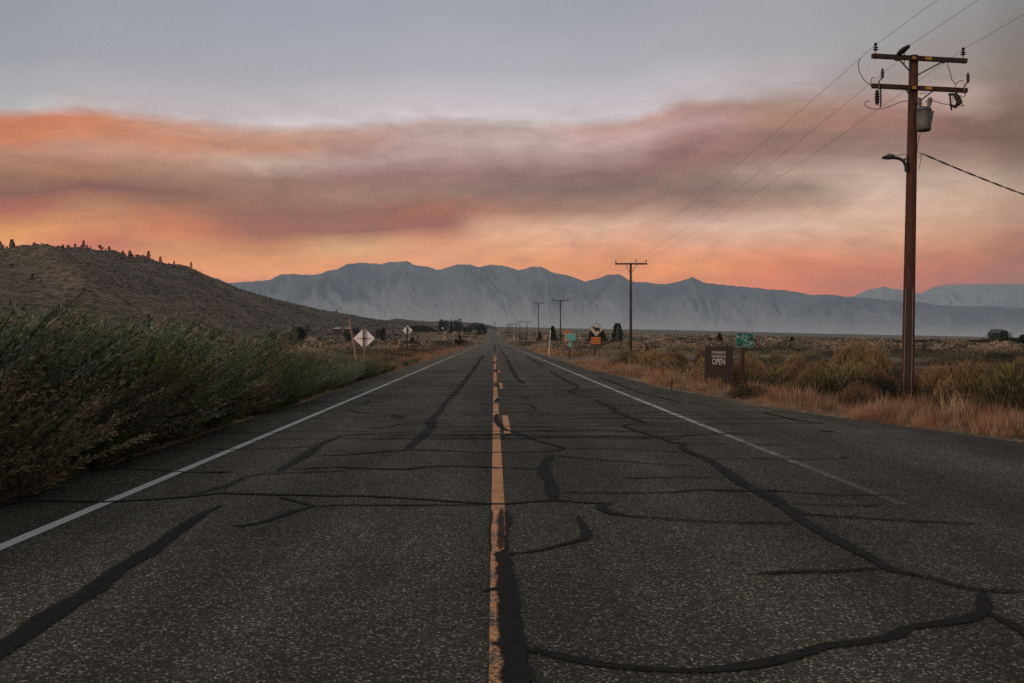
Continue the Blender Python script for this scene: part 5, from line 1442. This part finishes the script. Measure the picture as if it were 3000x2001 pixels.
# ------------------------------------------------------------------ sky
XS = [0, 200, 400, 600, 800, 1000, 1200, 1400, 1600, 1800, 2000, 2200, 2351]
CE = [265, 255, 275, 293, 290, 277, 285, 282, 232, 225, 225, 225, 225]
DY = [-260, -120, -40, -12, 12, 45, 80, 120, 160, 200, 240, 280, 320, 370, 420]
SKY = [[(140, 149, 156), (160, 162, 167), (176, 172, 175), (185, 172, 170), (200, 129, 97), (195, 124, 92), (185, 134, 112), (165, 124, 102), (140, 98, 80), (152, 108, 77), (197, 123, 77), (214, 158, 109), (219, 149, 110), (219, 139, 95), (219, 139, 95)],
 [(148, 155, 163), (163, 164, 170), (180, 174, 178), (192, 176, 174), (200, 134, 105), (200, 134, 102), (190, 144, 124), (175, 129, 107), (140, 100, 80), (150, 104, 82), (207, 153, 116), (192, 123, 82), (219, 149, 110), (219, 139, 95), (219, 139, 95)],
 [(153, 158, 167), (166, 166, 172), (184, 177, 181), (192, 178, 178), (195, 151, 134), (198, 139, 112), (195, 147, 128), (165, 129, 112), (135, 100, 82), (165, 117, 95), (192, 123, 84), (202, 143, 104), (222, 159, 120), (219, 139, 95), (219, 139, 95)],
 [(156, 161, 172), (170, 169, 175), (190, 182, 186), (200, 188, 190), (190, 154, 139), (190, 139, 116), (192, 164, 150), (155, 124, 109), (150, 114, 99), (150, 107, 92), (154, 107, 84), (192, 138, 102), (222, 164, 125), (216, 139, 98), (216, 139, 98)],
 [(158, 163, 174), (173, 172, 178), (195, 187, 191), (202, 190, 192), (190, 155, 146), (180, 141, 130), (177, 148, 143), (152, 118, 111), (158, 127, 111), (150, 109, 97), (152, 108, 89), (208, 166, 126), (219, 151, 112), (216, 144, 103), (216, 144, 103)],
 [(160, 163, 172), (174, 173, 180), (197, 189, 194), (202, 190, 192), (182, 158, 152), (187, 161, 157), (180, 151, 145), (154, 121, 115), (150, 121, 109), (160, 109, 92), (155, 107, 97), (210, 149, 118), (219, 159, 125), (219, 149, 110), (219, 149, 110)],
 [(160, 162, 169), (175, 175, 181), (198, 191, 196), (200, 190, 193), (184, 161, 157), (192, 168, 164), (172, 143, 138), (142, 113, 111), (140, 114, 107), (165, 124, 107), (215, 169, 141), (219, 164, 130), (219, 151, 112), (219, 147, 108), (219, 147, 108)],
 [(158, 160, 167), (173, 173, 179), (194, 187, 192), (196, 186, 189), (187, 153, 146), (190, 161, 156), (167, 138, 133), (137, 107, 105), (135, 112, 105), (165, 129, 114), (215, 174, 150), (216, 159, 130), (219, 149, 110), (216, 144, 105), (216, 144, 105)],
 [(157, 158, 165), (168, 168, 174), (190, 183, 188), (190, 178, 180), (177, 141, 135), (180, 148, 145), (162, 125, 120), (147, 111, 106), (148, 119, 109), (135, 112, 104), (150, 121, 109), (205, 169, 153), (210, 164, 140), (219, 149, 112), (214, 139, 105)],
 [(156, 158, 163), (165, 165, 169), (182, 172, 175), (172, 155, 152), (165, 139, 126), (170, 131, 114), (145, 114, 104), (142, 113, 103), (175, 147, 134), (150, 127, 114), (165, 134, 116), (210, 177, 162), (213, 167, 140), (210, 139, 108), (205, 129, 100)],
 [(152, 154, 158), (160, 158, 160), (160, 148, 145), (165, 145, 140), (165, 134, 124), (160, 119, 107), (148, 117, 107), (150, 121, 111), (180, 154, 141), (195, 169, 155), (205, 174, 155), (207, 171, 150), (210, 164, 138), (200, 134, 108), (195, 129, 105)],
 [(148, 150, 154), (145, 138, 135), (150, 135, 127), (155, 132, 124), (150, 124, 113), (135, 109, 99), (130, 101, 92), (145, 117, 105), (175, 147, 132), (190, 164, 147), (200, 167, 144), (200, 164, 140), (200, 149, 122), (185, 124, 102), (180, 121, 105)],
 [(132, 134, 135), (130, 122, 117), (137, 120, 110), (137, 117, 108), (132, 111, 99), (124, 101, 91), (122, 97, 86), (127, 101, 91), (152, 129, 115), (172, 148, 132), (182, 151, 131), (182, 146, 127), (173, 126, 110), (163, 116, 102), (163, 116, 102)]]
ADJ = np.array([[[0,0,0],[-5,-4,-4],[-4,-1,-1],[-2,8,11],[-1,-4,-8],[-2,-5,-9],[1,-1,-3],[-5,-4,-7],[-16,-15,-18],[-10,-8,-21],[4,-10,-24],[-1,2,-4],[-1,2,-4],[-1,2,-4],[-1,2,-4]],[[0,0,0],[-4,-4,-4],[-3,-1,-1],[-3,-1,-1],[-5,-11,-16],[-9,-8,-10],[-3,-1,0],[5,1,-4],[-15,-13,-17],[-20,-14,-16],[14,10,5],[-13,-19,-24],[-13,-19,-24],[-13,-19,-24],[-13,-19,-24]],[[-4,-3,-3],[-3,-3,-3],[-2,-2,-2],[-3,-3,-3],[-3,-5,-8],[-6,-7,-10],[-2,-3,-4],[-5,-5,-7],[-13,-12,-14],[-5,-1,-3],[-3,-10,-18],[-4,-5,-9],[-4,-5,-9],[-4,-5,-9],[-4,-5,-9]],[[-4,-3,-3],[-3,-3,-3],[-3,-2,-3],[-4,-2,-2],[-3,-6,-9],[-1,-5,-8],[0,1,0],[-6,-6,-8],[-3,-4,-7],[-8,-6,-9],[-9,-10,-18],[0,-4,-9],[0,-4,-9],[0,-4,-9],[0,-4,-9]],[[-4,-3,-3],[-3,-3,-3],[-1,0,-1],[-3,-2,-2],[0,-2,-5],[-1,-2,-4],[-7,-5,-6],[-7,-7,-8],[-6,-5,-7],[-6,-6,-7],[-11,-11,-15],[0,1,-3],[0,1,-3],[0,1,-3],[0,1,-3]],[[-2,-2,-2],[-2,-2,-2],[-1,-1,-1],[3,4,5],[-6,-6,-7],[-4,-4,-4],[-2,-2,-3],[-5,-5,-6],[-6,-6,-8],[-4,-6,-9],[-4,-6,-7],[-3,-2,-5],[-3,-2,-5],[-3,-2,-5],[-3,-2,-5]],[[-3,-2,-2],[-2,-2,-2],[-2,-2,-2],[2,2,2],[1,1,-1],[1,0,-1],[-4,-4,-5],[-5,-5,-6],[-5,-5,-7],[-3,-3,-5],[0,1,-2],[-2,0,-3],[-2,0,-3],[-2,0,-3],[-2,0,-3]],[[-3,-2,-3],[-3,-3,-3],[-1,-1,-1],[-1,0,0],[-3,-3,-5],[-6,-5,-5],[-1,-1,-3],[-4,-4,-6],[-8,-7,-8],[-10,-7,-8],[-2,0,-1],[-5,-3,-4],[-5,-3,-4],[-5,-3,-4],[-5,-3,-4]],[[0,0,0],[-3,-2,-3],[-2,-2,-2],[-2,-2,-3],[-3,-5,-8],[-1,-1,-1],[1,-1,-2],[-5,-5,-6],[-4,-4,-6],[-7,-6,-7],[-10,-9,-10],[-2,1,1],[-4,0,-2],[2,1,-5],[2,1,-5]],[[0,0,0],[-2,-1,-2],[-2,-2,-2],[-9,-9,-10],[-5,-6,-9],[1,-1,-4],[-4,-4,-5],[-4,-6,-7],[4,3,2],[-10,-8,-8],[-6,-7,-11],[2,7,7],[-3,1,-2],[-2,-4,-8],[-2,-4,-8]],[[0,0,0],[-3,-2,-2],[-4,-4,-5],[-2,-3,-4],[0,-3,-5],[-2,-5,-6],[-2,-3,-4],[-7,-7,-9],[-2,-1,-2],[5,5,4],[8,7,4],[-1,1,-1],[3,5,1],[-8,-9,-11],[-8,-9,-11]],[[0,0,0],[-2,-1,-2],[0,2,2],[24,24,24],[24,24,22],[-5,-5,-6],[-7,-8,-8],[-6,-7,-9],[2,2,0],[-2,0,0],[0,-1,-3],[-1,3,1],[-1,-1,-5],[-7,-6,-9],[-7,-6,-9]],[[0,0,0],[-7,-6,-7],[-6,-5,-6],[-3,-3,-4],[-5,-5,-7],[-3,-5,-7],[-5,-6,-8],[-10,-11,-11],[-5,-3,-5],[-5,-2,-2],[0,0,-3],[1,3,0],[-3,-4,-6],[-5,-4,-7],[-5,-4,-7]]])
INS = np.array((.135, .145, .150))          # light the haze itself adds along a fully hazed line
azc = []; edges = []; cols = []
rows_v = -np.array(DY) * 1.2761 / F
for xi, ce, col in zip(XS, CE, SKY):
    u = (xi * 1.2761 - VX) / F; k = math.sqrt(1 + u * u)
    azc.append(math.degrees(math.atan(u)))
    e = (VY - ce * 1.2761) / F / k; edges.append(e)
    lv = np.array([lin(c) for c in np.clip(np.array(col, dtype=float) + ADJ[len(cols)], 1, 250)]); offs = (-np.array(DY) * 1.2761 / F) / k
    o_ = np.argsort(offs)
    res = np.stack([np.interp(rows_v, offs[o_], lv[o_, j]) for j in range(3)], 1)
    V_ = e + rows_v
    Lp = np.minimum(HY1, HT / np.maximum(np.sin(np.arctan(V_)), 1e-3)); Tr = np.exp(-SIG * Lp)[:, None]
    res = res * np.where(V_[:, None] < .13, np.array((1.0, .965, .96)), 1.0)
    res = np.maximum((res - INS * (1 - Tr)) / Tr, res * .35)
    cols.append(res)
cols = np.array(cols)      # column, row, rgb
W_ = bpy.data.worlds.new('World'); S.world = W_; W_.use_nodes = True
t = W_.node_tree; t.nodes.clear()
def nn(typ, **kw):
    n = t.nodes.new(typ)
    for k, v in kw.items(): setattr(n, k, v)
    return n
def mth(op, a, b=0.0, clamp=False):
    n = nn('ShaderNodeMath', operation=op, use_clamp=clamp)
    for i, v in ((0, a), (1, b)):
        if isinstance(v, (int, float)): n.inputs[i].default_value = v
        else: t.links.new(v, n.inputs[i])
    return n.outputs[0]
def mrg(v, a, b, c=0, d=1, sm_=False):
    n = nn('ShaderNodeMapRange'); n.clamp = True
    if sm_: n.interpolation_type = 'SMOOTHSTEP'
    t.links.new(v, n.inputs[0])
    for i, x in enumerate((a, b, c, d)): n.inputs[1 + i].default_value = x
    return n.outputs[0]
tc_ = nn('ShaderNodeTexCoord'); sx = nn('ShaderNodeSeparateXYZ'); t.links.new(tc_.outputs['Generated'], sx.inputs[0])
az = mth('MULTIPLY', mth('ARCTAN2', sx.outputs[0], sx.outputs[1]), 57.29578)
hor = mth('SQRT', mth('ADD', mth('MULTIPLY', sx.outputs[0], sx.outputs[0]), mth('MULTIPLY', sx.outputs[1], sx.outputs[1])))
tv = mth('DIVIDE', sx.outputs[2], mth('MAXIMUM', hor, .001))
def wn(scale, scl, det, off):
    cx = nn('ShaderNodeCombineXYZ')
    t.links.new(mth('MULTIPLY', az, scl[0]), cx.inputs[0]); t.links.new(mth('MULTIPLY', tv, scl[1]), cx.inputs[1]); cx.inputs[2].default_value = off
    n = nn('ShaderNodeTexNoise'); n.inputs['Scale'].default_value = scale; n.inputs['Detail'].default_value = det; n.inputs['Roughness'].default_value = .55
    n.inputs['Distortion'].default_value = .6
    t.links.new(cx.outputs[0], n.inputs['Vector']); return n.outputs['Fac']
n1 = mth('SUBTRACT', wn(1.0, (.10, 14), 5, 0), .5); n2 = mth('SUBTRACT', wn(1.0, (.28, 40), 5, 5), .5); n3_ = mth('SUBTRACT', wn(1.0, (.16, 10), 4, 9), .5)
azw = mth('ADD', az, mth('MULTIPLY', n3_, 3.2))
tvw = mth('ADD', tv, mth('ADD', mth('MULTIPLY', n1, .010), mth('MULTIPLY', n2, .010)))
u01 = mrg(azw, -40, 40)
def rampn(fac, stops):
    n = nn('ShaderNodeValToRGB'); r = n.color_ramp; r.interpolation = 'B_SPLINE' if False else 'EASE'
    while len(r.elements) < len(stops): r.elements.new(.5)
    for e, (p, c) in zip(r.elements, stops): e.position = p; e.color = (*c, 1)
    t.links.new(fac, n.inputs[0]); return n.outputs[0]
pos = [(a + 40) / 80 for a in azc]
er_ = rampn(mrg(az, -40, 40), [(p, (e, e, e)) for p, e in zip(pos, edges)])
rel = mth('SUBTRACT', tvw, er_)
colr = None
for k in range(len(DY)):
    rk = rampn(u01, [(p, tuple(cols[i, k])) for i, p in enumerate(pos)])
    if colr is None: colr = rk; continue
    mx = nn('ShaderNodeMix', data_type='RGBA')
    t.links.new(mrg(rel, rows_v[k - 1], rows_v[k]), mx.inputs[0]); t.links.new(colr, mx.inputs[6]); t.links.new(rk, mx.inputs[7]); colr = mx.outputs[2]
# soft streak modulation inside the smoke
n4 = mth('SUBTRACT', wn(1.0, (.55, 95), 6, 21), .5)
shear = mth('ADD', az, mth('MULTIPLY', tv, -95.0))
cx5 = nn('ShaderNodeCombineXYZ'); t.links.new(mth('MULTIPLY', shear, .55), cx5.inputs[0]); t.links.new(mth('MULTIPLY', tv, 9.0), cx5.inputs[1])
n5_ = nn('ShaderNodeTexNoise'); n5_.inputs['Scale'].default_value = 1.0; n5_.inputs['Detail'].default_value = 5; t.links.new(cx5.outputs[0], n5_.inputs['Vector'])
n5 = mth('SUBTRACT', n5_.outputs['Fac'], .5)
vir = mth('MULTIPLY', mth('MULTIPLY', mrg(tv, .075, .12), mrg(tv, .17, .13)), mth('MULTIPLY', mrg(az, -14, -6), mrg(az, 10, 2)))
cl = mrg(rel, -.005, .03, 1, .12)
stk = mth('ADD', 1.0, mth('ADD', mth('MULTIPLY', mth('ADD', mth('MULTIPLY', n2, .65), mth('MULTIPLY', n4, .5)), cl), mth('MULTIPLY', mth('MULTIPLY', n5, vir), .55)))
mx = nn('ShaderNodeMix', data_type='RGBA', blend_type='MULTIPLY'); mx.inputs[0].default_value = 1
cxx = nn('ShaderNodeCombineColor'); [t.links.new(stk, cxx.inputs[i]) for i in range(3)]
t.links.new(colr, mx.inputs[6]); t.links.new(cxx.outputs[0], mx.inputs[7]); colr = mx.outputs[2]
# upper sky
def blend(fac, a, b):
    m_ = nn('ShaderNodeMix', data_type='RGBA'); t.links.new(fac, m_.inputs[0])
    for i, v in ((6, a), (7, b)):
        if isinstance(v, tuple): m_.inputs[i].default_value = (*v, 1)
        else: t.links.new(v, m_.inputs[i])
    return m_.outputs[2]
colr = blend(mrg(tv, .36, 1.1), colr, (.33, .35, .39))
# the rest of the sky, behind and beside the view: last afterglow low on the left
backc = rampn(mrg(tv, 0, 1.2), [(0, (.62, .36, .24)), (.12, (.55, .40, .34)), (.3, (.42, .41, .44)), (.6, (.32, .36, .43)), (1, (.33, .35, .39))])
aabs = mth('ABSOLUTE', az)
colr = blend(mrg(aabs, 38, 75, 0, 1, True), colr, backc)
bg = nn('ShaderNodeBackground'); bg.inputs['Strength'].default_value = 1.0; t.links.new(colr, bg.inputs[0])
wo = nn('ShaderNodeOutputWorld'); t.links.new(bg.outputs[0], wo.inputs[0])

# ------------------------------------------------------------------ low soft afterglow light
ld = bpy.data.lights.new('sun', 'SUN'); ld.energy = 1.15; ld.angle = math.radians(14); ld.color = (1.0, .80, .66)
lo = bpy.data.objects.new('sun', ld); COL.objects.link(lo)
src = Vector((-1.0, -.75, .20)).normalized()
lo.rotation_euler = src.to_track_quat('Z', 'Y').to_euler(); lo.location = (-20, -20, 30)

# ------------------------------------------------------------------ camera
cd = bpy.data.cameras.new('camera'); cd.sensor_width = 36; cd.lens = F / 3000 * 36
cd.shift_x = (1500 - VX) / 3000; cd.shift_y = (VY - 1000.5) / 3000
cd.clip_start = .1; cd.clip_end = 90000
cam = bpy.data.objects.new('camera', cd); COL.objects.link(cam)
cam.location = (0, 0, CH); cam.rotation_euler = (math.radians(90), 0, 0)
S.camera = cam
S.view_settings.view_transform = 'Standard'; S.view_settings.look = 'None'; S.view_settings.exposure = 0; S.view_settings.gamma = 1
S.render.engine = 'CYCLES'
S.cycles.use_denoising = False
S.cycles.sample_clamp_indirect = 2.0; S.cycles.max_bounces = 5; S.cycles.diffuse_bounces = 2; S.cycles.transmission_bounces = 3; S.cycles.volume_bounces = 0
print('thicket', nthick, 'zmin', zmin, 'zmax', zmax)
